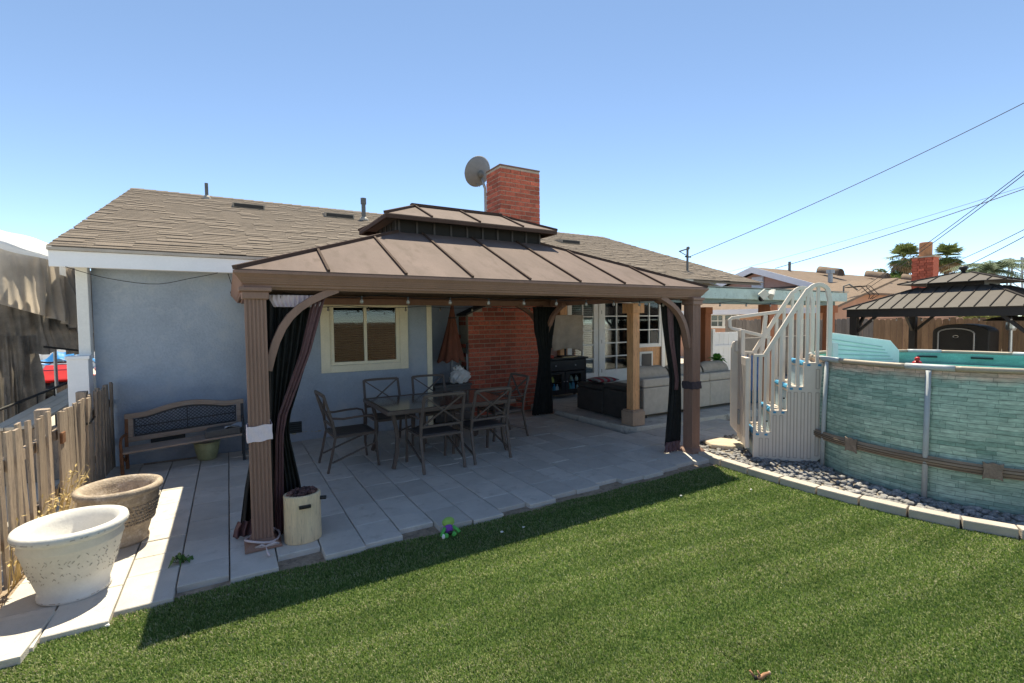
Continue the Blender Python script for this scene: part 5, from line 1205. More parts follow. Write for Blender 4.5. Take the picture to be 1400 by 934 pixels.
# soil and debris strip along the fence foot
o = MB().prism([(-1.46,3.0),(-1.22,3.0),(-1.2,5.0),(-1.16,7.6),(-1.4,7.88)], (0,0,-.072), (1,0,0),(0,1,0),(0,0,1), .045).build('soil_strip', SOIL); tag(o, kind='structure')
# low planter pavers at the fence foot, larger slabs at the lawn corner
for i, q in enumerate(([(-1.62,3.55),(-1.02,3.52),(-.98,3.98),(-1.6,4.05)],)):
    MB().prism(q, (0,0,-.03), (1,0,0),(0,1,0),(0,0,1), .05).build('paver', PAV, patio, bevel=.006)

# ================================================================ LEFT SIDE YARD
def clothgrid(path, top, bot, fold, nu, nv, seed, ragged=0):
    rr = random.Random(seed); P = [Vector(p) for p in path]; seg = [(P[i+1]-P[i]).length for i in range(len(P)-1)]; tot = sum(seg); ph = [rr.uniform(0,6.28) for _ in range(8)]
    def at(u):
        s = u*tot
        for i, l in enumerate(seg):
            if s <= l or i == len(seg)-1: return P[i]+(P[i+1]-P[i])*min(s/l,1), (P[i+1]-P[i]).normalized()
            s -= l
    def f(u, v):
        p, d = at(u); n = Vector((d.y,-d.x)); z = top(u)+(bot(u)-top(u))*v
        q = fold(u, v)*(math.sin(125*u+ph[0]+2*v)+.6*math.sin(270*u+ph[1]-3*v)+.5*math.sin(47*u+6*v+ph[2]))+.03*math.sin(6*u+4*v+ph[3])
        if ragged: z += ragged*v*(math.sin(47*u+ph[4])+.7*math.sin(101*u+ph[5]))
        return (p.x+n.x*q, p.y+n.y*q, z)
    return MB().grid(f, nu, nv)
tp = thing('covered_canopy', 'tall canopy draped in taupe shade cloth with a white tarp on top', 'canopy', (-2.9, 9.3, -.07))
path = [(-4.6,8.7),(-3.4,8.85),(-2.6,8.95),(-2.2,9.02),(-2.02,9.2),(-1.93,9.7),(-1.95,10.9)]
topz = lambda u: 3.45-.75*min(u/.62,1)**1.15-.12*max(0,u-.62)
clothgrid(path, topz, lambda u: 2.72-1.05*min(u/.70,1)**1.2, lambda u, v: .004+.20*max(0,u-.44)*(.5+v), 420, 30, 1).build('upper_shade_cloth', SHADE, tp, smooth=True)
path2 = [(p[0]-.03, p[1]+.10) for p in path]
clothgrid(path2, lambda u: 2.82-1.0*min(u/.7,1)**1.2, lambda u: 1.55-.18*min(u/.7,1), lambda u, v: .02+.02*u, 420, 24, 2, .03).build('middle_shade_cloth', SHADED, tp, smooth=True)
path3 = [(-4.6,8.72),(-3.4,8.85),(-2.75,8.9),(-2.45,9.0),(-2.32,9.2)]
clothgrid(path3, lambda u: 1.75-.1*u, lambda u: .25-.1*u, lambda u, v: .02+.025*math.sin(3.1*v)*(.5+u), 300, 50, 3, .06).build('lower_shade_cloth', SHADED, tp, smooth=True)
clothgrid([(p[0]-.05,p[1]+.2) for p in path[2:]], lambda u: 2.75-.1*u, lambda u: 1.7, lambda u, v: .03, 80, 14, 4).build('green_netting', DGREEN, tp, smooth=True)
def wt(u, v):   # white tarp: top sheet bending over the frame, its edge hanging in front
    x = -4.7+2.72*u; e = 3.42-.72*min(max((x+4.5)/2.5,0),1)**1.2
    if v < .15: k = v/.15; return (x, 8.855+.02*math.sin(9*u), e-.06+.02*math.sin(21*u)+.06*k)
    k = (v-.15)/.85; return (x-.04*k, 8.86+.34*k, e+.24*k-.03*k*k+.012*math.sin(17*u+5*k)+.008*math.sin(41*u-3*k))
MB().grid(wt, 60, 24).build('white_tarp', TARPW, tp, smooth=True)
MB().grid(lambda u, v: (-2.0+.02*math.sin(14*u), 9.0+1.4*u, 2.70-.02*math.sin(9*u)-.20*v*(1-.4*u)), 20, 6).build('tarp_edge', TARPW, tp, smooth=True)
for x, y in ((-4.5,8.95),(-2.75,9.3),(-2.6,11.2),(-4.5,11.2)): MB().tube([(x,y,-.07),(x,y,2.6)], .025, 8).build('pole', METAL, tp)
for w_ in ((-2.2,9.0,1.50,-1.9,9.3,1.42),): MB().tube([w_[:3],w_[3:]], .015, 6).build('frame_bar', BLACK, tp)
# quad bike with red bodywork
qb = thing('quad_bike', 'red quad bike with chunky black tyres parked behind the fence', 'quad bike', (-3.3, 14.4, -.07))
for x, y in ((-3.75,13.9),(-2.75,13.9),(-3.72,15.0),(-2.78,15.0)):
    w_ = MB().lathe([(.12,-.14),(.26,-.14),(.30,-.10),(.305,0),(.30,.10),(.26,.14),(.12,.14)], 24, (0,0,0), wob=lambda a, v: 1+.03*(1 if int(a*24/6.283) % 2 else -1)*(1 if .2 < v < .8 else 0))
    w_.V = [(x+v[2], y+v[0], .24+v[1]) for v in w_.V]; wo_ = w_.build('wheel', RUBBER, qb)
    r_ = MB().lathe([(.02,-.15),(.11,-.145),(.12,.145),(.02,.15)], 14); r_.V = [(x+v[2], y+v[0], .24+v[1]) for v in r_.V]; r_.build('rim', METAL, wo_)
MB().prism([(13.7,.62),(14.0,.80),(14.3,.92),(14.6,.80),(15.2,.82),(15.4,.70),(15.2,.58),(14.6,.50),(14.0,.48)], (-3.5,0,0), (0,1,0),(0,0,1),(1,0,0), .55).build('body', RED, qb, bevel=.04)
for s in (-1, 1): MB().prism([(13.62,.60),(13.8,.70),(14.1,.68),(14.3,.56),(14.1,.60),(13.8,.62)], (-3.23+s*.5-.18,0,0), (0,1,0),(0,0,1),(1,0,0), .36).build('mudguard', RED, qb, bevel=.02)
MB().tube([(-3.65,14.15,1.02),(-3.4,14.1,.98),(-3.05,14.1,.98),(-2.8,14.15,1.02)], .02, 8).build('handlebar', BLACK, qb)
MB().prism([(14.45,.82),(14.7,.90),(15.2,.86),(15.2,.80)], (-3.4,0,0), (0,1,0),(0,0,1),(1,0,0), .35).build('seat', BLACK, qb, bevel=.02)
MB().ball((-3.23,13.85,.42), .22, 10, 8, (1.4,1,.7), .2).build('engine_block', RUBBER, qb)
o = MB().grid(lambda u, v: (-3.75+.95*u, 14.5+1.0*v+.06*math.sin(9*u), .86+.30*math.sin(math.pi*u)**.6*math.sin(math.pi*(.12+.8*v))+.035*math.sin(17*u+7*v)+.03*math.sin(11*v-9*u)), 30, 20).build('blue_tarp', BLUETARP, smooth=True, solid=.006); tag(o, 'crumpled blue tarp thrown over the red quad bike', 'tarp')
t = thing('red_bin', 'red plastic tub standing behind the quad bike', 'tub', (-2.6, 15.6, -.07)); MB().lathe([(.2,0),(.3,.7),(.34,.72),(.34,.78),(.28,.78),(.18,.1)], 20, (-2.6,15.8,-.07)).build('tub_body', M('pink_red', (.5,.05,.08), .4), t); MB().tube([(-2.85,15.5,.6),(-2.6,15.42,.5),(-2.35,15.5,.6)], .015, 6).build('handle', METAL, t)
t = thing('lumber_ramp', 'pale wooden board ramp lying beyond the picket gate', 'lumber', (-1.9, 9, -.07))
for k in range(3): MB().bar((-2.05-.12*k,7.6,.62),(-1.72-.12*k,10.6,.92), .115, .035).build('board', M('pale_board', (.60,.52,.42), .85, .12, 4), t)
for y, z in ((7.8,.60),(10.4,.86)): bx(-2.4, -1.7, y-.04, y+.04, -.07, z-.03).build('trestle', OLDWOOD_D, t)
t = thing('metal_railing', 'black metal railing beside the board ramp', 'railing', (-2.2, 8, -.07)); MB().tube([(-2.75,7.2,.62),(-1.95,9.8,1.0)], .018, 8).build('top_bar', BLACK, t)
for k in range(9): a = k/8; MB().tube([(-2.75+.8*a,7.2+2.6*a,-.05),(-2.75+.8*a,7.2+2.6*a,.62+.38*a)], .010, 6).build('bar', BLACK, t)
# far side of the yard: white wall, beige wall, distant house and palms
t = thing('vinyl_fence', 'white vinyl fence at the end of the side yard', 'fence', (-6.5, 27, -.07))
for k in range(6): bx(-8.4+k*.82, -7.6+k*.82, 27, 27.05, -.07, 1.05).build('panel', VINYL, t)
for k in range(7): bx(-8.46+k*.82, -8.34+k*.82, 26.95, 27.1, -.07, 1.15).build('post', VINYL, t)
o = bx(-20, -6, 38, 38.2, -.07, 1.45).box(-20, -6, 37.96, 38.24, 1.45, 1.52).build('block_wall', M('block_wall', (.46,.40,.33), .9, .12, 3)); tag(o, 'long beige block wall beyond the white vinyl fence', 'wall')
t = thing('distant_house', 'pale distant house beyond the beige block wall', 'house', (-15, 66, -.07))
bx(-19, -8, 64, 70, -.07, 2.3).build('wall', M('distant_wall', (.62,.55,.48), .9), t); MB().prism([(63.4,2.3),(70.6,2.3),(67,3.4)], (-19.5,0,0), (0,1,0),(0,0,1),(1,0,0), 12).build('roof', M('distant_roof', (.42,.36,.30), .9), t)
bx(-13.4, -12.2, 63.93, 63.99, .9, 1.9).build('window', INTER, t)

# ================================================================ FAN PALMS AND OTHER TREES
def fan_palm(label, base, H, R, n, seed, trunk_r=.25, mat=FROND, dead=.3, group=None):
    rr = random.Random(seed); t = thing('fan_palm', label, 'palm tree', base, group); b = Vector(base)
    MB().tube([b, b+Vector((.1,0,H*.5)), b+Vector((0,0,H))], [trunk_r*1.3,trunk_r,trunk_r*.8], 10).build('trunk', BARK, t, smooth=True)
    crown, skirt = MB(), MB(); c = b+Vector((0,0,H))
    for k in range(n):
        low = k < n*dead; mb = skirt if low else crown
        a = rr.uniform(0, 6.28); el = rr.uniform(-1.35,-.55) if low else rr.uniform(-.65, 1.45)
        d = Vector((math.cos(a)*math.cos(el), math.sin(a)*math.cos(el), math.sin(el))); s = d.cross(Vector((0,0,1)))
        s = s.normalized() if s.length > .01 else Vector((1,0,0)); upn = s.cross(d).normalized()
        pet = R*rr.uniform(.35,.55); o = c+d*pet; L = R*rr.uniform(.45,.62)
        j = len(mb.V); w_ = s*R*.012; mb.V += [tuple(c-w_), tuple(c+w_), tuple(o+w_), tuple(o-w_)]; mb.F.append((j,j+1,j+2,j+3))
        m_ = 11
        for q in range(m_):
            th = (q/(m_-1)-.5)*2.6; fd = (d*math.cos(th)+s*math.sin(th)); ln = L*(.75+.25*math.cos(th)); sw = (s*math.cos(th)-d*math.sin(th))*ln*.085
            mid = o+fd*ln*.55; tip = o+fd*ln-Vector((0,0,.22*ln*rr.uniform(.4,1.4))); j = len(mb.V)
            mb.V += [tuple(o), tuple(mid+sw+upn*.02), tuple(tip), tuple(mid-sw)]; mb.F.append((j,j+1,j+2,j+3))
    crown.build('crown', mat, t); skirt.build('dead_skirt', FRONDY, t); return t
def feather_palm(label, base, H, R, n, seed, mat):
    rr = random.Random(seed); t = thing('feather_palm', label, 'palm tree', base); b = Vector(base); c = b+Vector((0,0,H))
    MB().tube([b, c], [.3,.22], 10).build('trunk', BARK, t, smooth=True); mb = MB()
    for k in range(n):
        a = rr.uniform(0, 6.28); el = rr.uniform(.1, 1.25); L = R*rr.uniform(.8,1.15); h = Vector((math.cos(a), math.sin(a), 0)); pts = []
        for q in range(13):
            s = q/12; pts.append(c+h*L*(s*math.cos(el)+.25*s*s)+Vector((0,0,L*(s*math.sin(el)-.75*s*s))))
        mb.tube(pts, [.03*(1-.8*q/12) for q in range(13)], 4)
        for q in range(2, 13):
            for sd in (-1, 1):
                for e in (0, .5):
                    p = pts[q-1]+(pts[q]-pts[q-1])*e; d = (pts[q]-pts[q-1]).normalized(); s_ = d.cross(Vector((0,0,1))).normalized()*sd; ll = R*.24*(1-abs(q/12-.45)); tip = p+(s_*.8+d*.5)*ll-Vector((0,0,ll*rr.uniform(.15,.6))); w_ = d*.03
                    j = len(mb.V); mb.V += [tuple(p-w_), tuple(p+w_), tuple(tip)]; mb.F.append((j,j+1,j+2))
    mb.build('crown', mat, t); return t
def leaf_tree(name, label, base, H, rx, rz, n, seed, mat=LEAF, ls=.25):
    rr = random.Random(seed); t = thing(name, label, 'tree', base); b = Vector(base); tr = MB(); tr.tube([b, b+Vector((0,0,H*.6)), b+Vector((.1,0,H))], [.18,.14,.08], 8)
    for k in range(5): a = k*1.3; tr.tube([b+Vector((0,0,H*.55)), b+Vector((math.cos(a)*rx*.6, math.sin(a)*rx*.6, H+.2))], [.08,.03], 6)
    tr.build('trunk', BARK, t); cl = [(rr.gauss(0,.45)*rx, rr.gauss(0,.45)*rx, rr.gauss(0,.4)*rz) for _ in range(16)]; mb = MB()
    for k in range(n):
        cx = rr.choice(cl); v = Vector((rr.gauss(0,1),rr.gauss(0,1),rr.gauss(0,1))).normalized()*rr.uniform(.2,1)**.5*rx*.42
        p = b+Vector((cx[0]+v.x, cx[1]+v.y, H+cx[2]+v.z*.8)); d = Vector((rr.gauss(0,1),rr.gauss(0,1),rr.gauss(0,.6))).normalized()*ls; w_ = d.cross(Vector((rr.random(),rr.random(),1))).normalized()*ls*.35
        j = len(mb.V); mb.V += [tuple(p-d), tuple(p+w_), tuple(p+d), tuple(p-w_)]; mb.F.append((j,j+1,j+2,j+3))
    mb.build('crown', mat, t); return t
fan_palm('slim distant fan palm beyond the pale distant house', (-33.8,160,-.07), 5.3, 1.9, 40, 3, .3)
fan_palm('shorter distant fan palm beside the slim one beyond the pale house', (-36.2,163,-.07), 4.0, 1.5, 36, 4, .3)
fan_palm('round headed fan palm with thick brown skirt near the neighbour chimney', (51.6,16.3,-.07), 6.75, 1.4, 84, 5, .22, dead=.42)
fan_palm('fan palm half hidden behind the neighbour chimney', (49.0,18.3,-.07), 6.8, 1.45, 80, 6, .22, dead=.35)
leaf_tree('leafy_tree', 'mixed green tree below the fan palm behind the neighbour roof', (47.5,18.2,-.07), 4.6, 1.5, 1.3, 2600, 7, ls=.22)
leaf_tree('leafy_tree', 'bluish green bushy tree beside the fan palm behind the tan roof', (47.3,19.6,-.07), 4.2, 1.6, 1.0, 2600, 8, FRONDB, .22)
feather_palm('feathery drooping palm rising behind the dark gazebo roof', (41.0,10.8,-.07), 4.6, 2.4, 60, 9, FRONDB)
leaf_tree('leafy_tree', 'yellow green tree top peeking over the teal beam', (53.0,38.2,-.07), 5.0, 3.2, 1.0, 3000, 10, M('yellow_leaf', (.16,.19,.05), .8, .25, 3, trans=.25), .3)

# ================================================================ NEIGHBOUR HOUSE
nb = thing('neighbour_house', 'pink stucco neighbour house with tan shingle gable roof and arched vents', 'house', (30, 15, -.07))
GXN, RYN, RZN, EYN, EZN = 23.5, 15.3, 4.45, 11.0, 2.95; XE = 43
bx(GXN+.4, XE, EYN+.5, 19.1, -.07, 2.9).build('wall', PEACH, nb)
MB().prism([(EYN+.5,2.85),(19.1,2.85),(RYN,RZN-.28)], (GXN+.4,0,0), (0,1,0),(0,0,1),(1,0,0), .2).build('gable', PINKST, nb)
rf = MB().prism([(EYN,EZN-.1),(RYN,RZN-.08),(RYN*2-EYN,EZN-.1),(RYN*2-EYN,EZN),(RYN,RZN),(EYN,EZN)], (GXN,0,0), (0,1,0),(0,0,1),(1,0,0), XE-GXN).build('roof', TANROOF, nb)
for s in (-1, 1):
    e = EYN if s < 0 else 2*RYN-EYN
    MB().hexa([(GXN-.05,e,EZN-.26),(GXN-.01,e,EZN-.26),(GXN-.01,RYN,RZN-.30),(GXN-.05,RYN,RZN-.30),(GXN-.05,e,EZN+.02),(GXN-.01,e,EZN+.02),(GXN-.01,RYN,RZN+.02),(GXN-.05,RYN,RZN+.02)]).build('barge_board', LAVENDER, nb)
gv = bx(GXN+.33, GXN+.385, RYN-.42, RYN+.22, 3.15, 3.95).build('gable_vent', LAVENDER, nb)
for k in range(9): MB().hexa([(GXN+.29,RYN-.40,3.18+k*.085),(GXN+.29,RYN+.20,3.18+k*.085),(GXN+.33,RYN+.20,3.24+k*.085),(GXN+.33,RYN-.40,3.24+k*.085),(GXN+.29,RYN-.40,3.20+k*.085),(GXN+.29,RYN+.20,3.20+k*.085),(GXN+.33,RYN+.20,3.26+k*.085),(GXN+.33,RYN-.40,3.26+k*.085)]).build('louvre', LAVENDER, gv)
slN = (RZN-EZN)/(RYN-EYN)
for x in (29.0, 34.5, 39.5):
    y = RYN-.9; z = RZN-.9*slN; mb = MB().grid(lambda u, v, x=x, y=y, z=z: (x+.38*math.cos(math.pi*u), y+.35-1.1*v, z+.12+.36*math.sin(math.pi*u)-(v-.32)*.25), 14, 4)
    v = mb.build('dormer_vent', TANROOF, nb, smooth=True, solid=.03)
    MB().prism([(.34*math.cos(math.pi*k/10), .32*math.sin(math.pi*k/10)) for k in range(11)], (x,y-.70,z-.06), (1,0,0),(0,0,1),(0,1,0), .02).build('vent_screen', M('dormer_dark', (.07,.05,.04), .9), v)
MB().tube([(26.4,15.0,4.2),(26.4,15.0,4.85)], .07, 10).build('vent_pipe', PIPE, nb); MB().tube([(24.3,11.9,3.0),(24.3,11.9,3.95)], .10, 12).build('metal_flue', METAL, nb); MB().tube([(24.3,11.9,3.85),(24.3,11.9,4.02)], .17, 12).build('flue_cap', METAL, nb)
# low wing towards the yard
bx(19.6, 23.9, 9.6, 17.5, -.07, 2.15).build('wing_wall', PEACH, nb)
MB().prism([(19.05,2.08),(24.2,3.35),(24.2,3.43),(19.05,2.17)], (0,9.2,0), (1,0,0),(0,0,1),(0,1,0), 8.6).build('wing_roof', TANROOF, nb)
bx(18.98, 19.04, 9.2, 17.8, 1.97, 2.19).build('wing_fascia', LAVENDER, nb)
wn_ = bx(19.53, 19.595, 13.3, 14.9, 1.35, 2.02).build('wing_window', WHITEP, nb, bevel=.01)
for k in range(2): bx(19.50, 19.525, 13.42+k*.72, 13.98+k*.72, 1.45, 1.93).build('pane', M('dark_glass', (.05,.06,.06), .1, spec=.8), wn_)
for k in range(4): bx(19.485, 19.498, 13.60+k*.36, 13.63+k*.36, 1.45, 1.93).build('muntin', WHITEP, wn_)
MB().bar((19.49,13.35,1.69),(19.49,14.85,1.69), .012, .03).build('muntin', WHITEP, wn_)
nc_ = bx(27.1, 27.7, 9.02, 9.80, 2.0, 4.45).build('chimney', BRK, nb, bevel=.01)
bm2 = boxmesh('brick', .225, .06, .105, BRK, .004)
for r in range(20):
    for k in range(3): inst(bm2, 'brick', nc_, (27.09, 9.16+k*.25+(.06 if r % 2 else 0)-.03, 2.2+r*.118), (0,0,math.pi/2))
bx(27.03, 27.77, 8.95, 9.87, 4.452, 4.51).build('chimney_cap', M('cap_stone', (.42,.33,.26), .9), nc_)
MB().lathe([(.24,0),(.24,.62),(.22,.65),(.18,.65)], 18, (27.4,9.41,4.51)).build('chimney_pot', CLAY, nc_, smooth=False)
# weather head with drop wires at its eave
t = thing('weatherhead', 'black service weatherhead on the tan neighbour roof edge', 'weatherhead', (20.9, 9.4, 2.6))
MB().tube([(20.6,9.6,2.45),(20.6,9.6,3.0),(20.8,9.5,3.08),(21.0,9.3,2.85)], .03, 8).build('mast_pipe', PIPE, t, smooth=True)
for k in range(3): MB().tube([(20.6+.1*k,9.55,2.95),(21.0+.15*k,9.2-.1*k,3.0),(21.3+.12*k,9.0-.1*k,2.65),(21.1+.12*k,8.95,2.5)], .016, 5).build('drop_loop', WIRE, t, smooth=True)

# board fence behind the yard, pickets single
FXW = 17.0
bf = thing('board_fence', 'brown dog eared board fence behind the pool and dark gazebo', 'fence', (FXW, 7, -.07))
def dog(w, h, mat): return MB().prism([(-w/2,0),(w/2,0),(w/2,h-.035),(w/2-.03,h),(-w/2+.03,h),(-w/2,h-.035)], (0,0,0), (0,1,0),(0,0,1),(1,0,0), .02)
bmC = mesh_from('board', dog(.142,1.83,0).V, dog(.142,1.83,0).F, FENCEW); bmG = mesh_from('board', dog(.142,1.83,0).V, dog(.142,1.83,0).F, FENCEG)
y = 2.2; rr = random.Random(4)
while y < 12.2:
    inst(bmC if y < 7.15 else bmG, 'board', bf, (FXW+rr.uniform(-.01,.01), y, -.07+rr.uniform(-.03,.02)), (0,0,rr.gauss(0,.01))); y += .15
for z in (.3,1.5): bx(FXW+.022, FXW+.07, 2.1, 12.2, z, z+.09).build('rail', FENCEW, bf)
for k in range(5): bx(FXW+.072, FXW+.16, 2.2+k*2.4, 2.29+k*2.4, -.07, 1.7).build('post', FENCEW, bf)
yf = thing('yard_fence', 'long brown board fence closing the lawn, mirrored in the house window', 'fence', (2, -5.2, -.07))
mb = MB()
for k in range(86): mb.box(-4.4+.15*k, -4.258+.15*k, -5.2+.01*(k % 3), -5.18+.01*(k % 3), -.07, 1.76+.02*((k*7) % 5)/5)
tag(mb.build('boards', FENCEW, yf), kind='stuff')
for z in (.3, 1.4): bx(-4.4, 8.5, -5.26, -5.202, z, z+.09).build('rail', FENCEW, yf)
leaf_tree('hedge_shrub', 'olive green hedge showing above the board fence', (19.2,4.6,-.07), 1.55, 1.6, .35, 1800, 14, M('olive_leaf', (.15,.16,.05), .8, .25, 3, trans=.2), .10)
# white side gate between house and slab
t = thing('side_gate', 'white vinyl side gate beyond the blue lounger', 'gate', (12.5, 8.95, -.07))
for k in range(5): bx(11.98+k*.215, 12.185+k*.215, 8.92, 8.96, .02, 1.40).build('board', VINYL, t, bevel=.004)
bx(11.95, 13.08, 8.895, 8.918, .95, 1.03).build('rail', VINYL, t); bx(11.86, 11.96, 8.88, 8.98, -.06, 1.5).build('post', VINYL, t); bx(13.07, 13.17, 8.88, 8.98, -.06, 1.5).build('post', VINYL, t)
MB().tube([(12.86,8.91,1.0),(12.86,8.88,1.0),(12.86,8.88,1.1)], .012, 6).build('latch', BLACK, t)
tag(bx(13.2, 16.98, 8.9, 9.05, -.07, 1.2).box(11.2, 11.86, 8.9, 9.0, -.07, .42).build('low_block_wall', M('grey_block', (.24,.22,.20), .9, .15, 4)), 'low grey block wall beside the white side gate', 'wall')

# ================================================================ DARK GAZEBO, OVEN, HEATER
dg = thing('dark_gazebo', 'black framed gazebo with grey metal hip roof beyond the pool', 'gazebo', (14.75, 4.35, -.07))
D0, D1, H0, H1 = 13.0, 16.5, 2.70, 5.98
for x in (D0+.12, D1-.12):
    for y in (H0+.12, H1-.12):
        bx(x-.075, x+.075, y-.075, y+.075, -.07, 1.86).build('post', DKF, dg, bevel=.006)
        sx, sy = (1 if x < 14 else -1), (1 if y < 4 else -1)
        MB().bar((x,y+sy*.05,1.42),(x,y+sy*.46,1.83), .06, .06).build('brace', DKF, dg); MB().bar((x+sx*.05,y,1.42),(x+sx*.46,y,1.83), .06, .06).build('brace', DKF, dg)
for a in ((D0,D1,H0,H0+.08),(D0,D1,H1-.08,H1),(D0,D0+.08,H0+.08,H1-.08),(D1-.08,D1,H0+.08,H1-.08)): bx(*a, 1.80, 1.98).build('eave_beam', DKF, dg)
DKRIB = M('dark_rib', (.05,.043,.04), .8, spec=.1)
hip_panels(D0-.06, D1+.06, H0-.06, H1+.06, 1.985, 14.15, 15.35, 3.72, 4.98, 2.47, [13.0+.32*k for k in range(1,11)], [2.7+.235*k for k in range(1,14)], DKROOF, DKRIB, dg, .014)
bx(14.25, 15.25, 3.85, 4.85, 2.46, 2.58).build('vent_collar', DKF, dg)
hip_panels(13.85, 15.65, 3.42, 5.28, 2.56, 14.72, 14.78, 4.20, 4.50, 2.80, [14.3,14.75,15.2], [3.7,4.0,4.35,4.7,5.0], DKROOF, DKRIB, dg, .014)
MB().lathe([(.04,0),(.04,.05),(.085,.10),(.085,.14),(.02,.17)], 14, (14.75,4.35,2.80)).build('finial', DKF, dg, smooth=True)
string_lights('string of bulbs under the dark gazebo eave', (13.1,5.7,1.80), (13.1,2.9,1.80), 6, .04)
ov_ = thing('outdoor_oven', 'large black outdoor oven cabinet with arched top and silver frame', 'oven', (15.7, 4.6, -.07))
arch = [(4.06,0)]+[(5.12,0),(5.12,1.48)]+[(4.59+.53*math.cos(math.pi*k/12), 1.48+.20*math.sin(math.pi*k/12)) for k in range(1,12)]+[(4.06,1.48)]
MB().prism(arch, (15.45,0,-.07), (0,1,0),(0,0,1),(1,0,0), .7).build('body', BLACK, ov_, bevel=.02)
fp_ = [(15.43,5.00,.2)]+[(15.43,5.00,1.36)]+[(15.43,4.66+.34*math.cos(math.pi*k/10),1.38+.12*math.sin(math.pi*k/10)) for k in range(0,11)]+[(15.43,4.32,.2)]
MB().tube(fp_, .016, 6).build('silver_frame', SILVER, ov_); MB().tube([(15.43,4.66+.05*math.cos(a),1.30+.03*math.sin(a)) for a in [k*.6283 for k in range(10)]], .008, 5, closed=True).build('badge', SILVER, ov_)
bx(15.2, 15.44, 3.9, 4.05, .62, .66).build('side_shelf', BLACK, ov_); bx(15.2, 15.44, 5.14, 5.3, .62, .66).build('side_shelf', BLACK, ov_)
ht = thing('patio_heater', 'dark mushroom patio heater in front of the board fence', 'heater', (16.1, 3.85, -.07))
MB().tube([(16.1,3.85,-.05),(16.1,3.85,1.70)], .035, 10).build('pole', SILVER, ht); MB().lathe([(.22,-.07),(.22,.45),(.20,.5),(.05,.55)], 18, (16.1,3.85,0)).build('base', BLACK, ht)
MB().lathe([(.50,1.68),(.48,1.70),(.30,1.76),(.05,1.80)], 28, (16.1,3.85,0)).build('reflector', BLACK, ht, smooth=True); MB().lathe([(.08,1.45),(.10,1.5),(.10,1.64),(.05,1.68)], 14, (16.1,3.85,0)).build('burner', SILVER, ht)

# ================================================================ WIRES, MAST, TOWER
t = thing('roof_mast', 'short utility mast with crossarm standing on the house roof end', 'mast', (10.14, 8.36, roof_z(8.36)))
MB().tube([(10.14,8.36,roof_z(8.36)-.02),(10.14,8.36,3.62)], .028, 8).build('pole', PIPE, t); MB().bar((9.85,8.36,3.50),(10.20,8.36,3.60), .03, .03).build('crossarm', PIPE, t); MB().bar((10.14,8.36,3.40),(9.82,8.36,3.50), .015, .015).build('strut', PIPE, t)
MB().tube([(10.06,8.36,3.38),(10.26,8.36,3.38)], .02, 6).build('insulator', BLACK, t); MB().ball((10.16,8.36,3.60), .045).build('cap', PIPE, t)
def wire(label, p, q, sag, r):
    p, q = Vector(p), Vector(q)
    tag(MB().tube([p+(q-p)*k/24-Vector((0,0,sag*4*(k/24)*(1-k/24))) for k in range(25)], r, 5).build('overhead_wire', WIRE), label, 'wire')
wire('twisted black overhead wire running from the roof mast', (10.2,8.36,3.38), (13.91,2.49,6.32), .12, .008)
wire('thin overhead wire high above the neighbour roof', (38.3,29.9,5.6), (30.78,5.41,7.9), .25, .010)
wire('black overhead wire starting at the pink gable peak', (25.56,15.29,4.48), (27.7,4.87,7.29), .15, .017)
wire('steep overhead wire rising from the black weatherhead', (21.0,9.3,2.8), (13.88,2.46,5.34), .1, .009)
wire('second steep overhead wire rising close beside the weatherhead', (21.2,9.25,2.75), (14.65,2.6,5.47), .1, .010)
wire('overhead wire passing above the round headed palm', (37.73,12.77,4.57), (21.52,3.76,5.17), .15, .014)
wire('lower overhead wire passing over the dark gazebo finial', (34.08,12.53,3.21), (19.98,3.48,4.78), .15, .014)
tw = thing('steel_tower', 'grey steel transmission tower far behind the feathery palm', 'tower', (85.1, 19.95, -.07))
for dx, dy in ((-1,-1),(1,-1),(1,1),(-1,1)): MB().tube([(85+dx*1.0,20+dy*1.0,-.07),(85+dx*.5,20+dy*.5,9.0)], .12, 6).build('leg', METAL, tw)
for z in (3,5,7): MB().bar((84.2,19.2,z),(85.8,20.8,z+1.2), .1, .1).build('lattice_bar', METAL, tw)
MB().bar((85,17,8.6),(85,23,8.6), .15, .2).build('crossarm', METAL, tw)

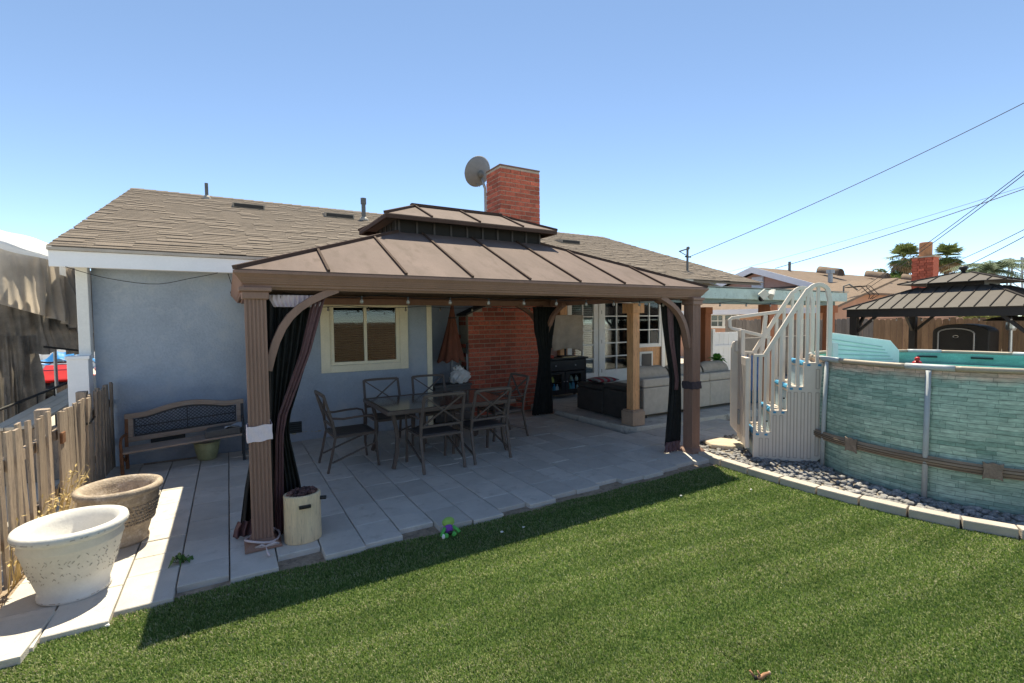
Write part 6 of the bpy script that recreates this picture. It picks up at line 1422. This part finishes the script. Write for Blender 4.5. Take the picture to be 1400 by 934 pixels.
# ================================================================ SMALL THINGS ON THE LAWN
t = thing('plush_toy', 'small lime and purple plush toy at the paver edge', 'toy', (1.56, 3.75, -.035)); zt = -.02
PUR = M('plush_purple', (.20,.06,.36), .9); LIM = M('plush_lime', (.30,.50,.12), .9); GRN = M('plush_green', (.10,.45,.10), .9)
MB().ball((1.57,3.76,zt+.075), .055, 12, 8, (1,.8,1.1)).build('body', PUR, t, smooth=True); MB().ball((1.585,3.80,zt+.14), .068, 14, 10, (1.15,.8,.85)).build('head', LIM, t, smooth=True)
for s in (-1, 1):
    MB().ball((1.56+s*.05,3.695,zt+.03), .033, 10, 8, (1,1.1,.9)).build('foot', GRN, t, smooth=True); MB().tube([(1.57+s*.05,3.75,zt+.10),(1.57+s*.095,3.72,zt+.06),(1.57+s*.11,3.70,zt+.03)], [.02,.02,.024], 8).build('arm', GRN, t, smooth=True)
MB().ball((1.475,3.69,zt+.03), .03, 8, 6, (.7,.9,1)).build('hand', WHITEP, t, smooth=True); MB().ball((1.57,3.70,zt+.05), .03, 8, 6, (1,.6,.8)).build('belt', BLACK, t, smooth=True)
for ch_ in t.children: ch_.scale = (.72,.72,.72)
t = thing('dog_chew', 'chewed brown dog toy lying on the open lawn', 'dog toy', (2.28, 1.40, -.04))
CHEW = M('chew_tan', (.36,.19,.11), .8, .25, 40); MB().tube([(2.20,1.44,-.01),(2.25,1.40,.0),(2.31,1.40,.005),(2.36,1.385,.012)], [.012,.02,.018,.013], 8).build('body', CHEW, t, smooth=True); MB().tube([(2.25,1.40,.0),(2.24,1.43,.05)], [.014,.008], 8).build('prong', CHEW, t, smooth=True); MB().tube([(2.21,1.45,0),(2.19,1.48,.04)], [.014,.01], 8).build('prong', CHEW, t, smooth=True)
MB().ball((2.205,1.425,.0), .02, 8, 6).build('dark_tip', BLACK, t, smooth=True); MB().ball((2.37,1.383,.012), .016, 8, 6).build('pale_tip', M('chew_pale', (.5,.35,.25), .8), t, smooth=True)
for ch_ in t.children: ch_.scale = (.5,.5,.6)
rg = random.Random(31)
for x, y, lab in ((1.97,3.55,'white bit of litter on the shaded grass beside the plush toy'), (2.18,3.53,'tiny white bit of litter on the shaded grass beyond the plush toy'), (3.95,3.32,'white bit of litter on shaded grass toward the gravel post'), (4.72,3.05,'white bit of litter on sunlit grass by the kerb'), (-.68,3.68,'pale bit of litter on the grass below the white planter')):
    tag(MB().ball((x,y,-.012), .012, 6, 5, (1.2,.8,.6), .3, rg).build('litter_bit', WHITEP), lab, 'litter')
tag(MB().prism([(-.09,0),(-.02,.016),(.08,.008),(.09,-.006),(0,-.014)], (1.08,3.93,-.036), (.97,.2,0),(-.2,.97,0),(0,0,1), .008).build('wood_sliver', M('pale_sliver', (.6,.55,.48), .8)), 'pale wood sliver lying in the soil gap at the patio edge', 'wood')
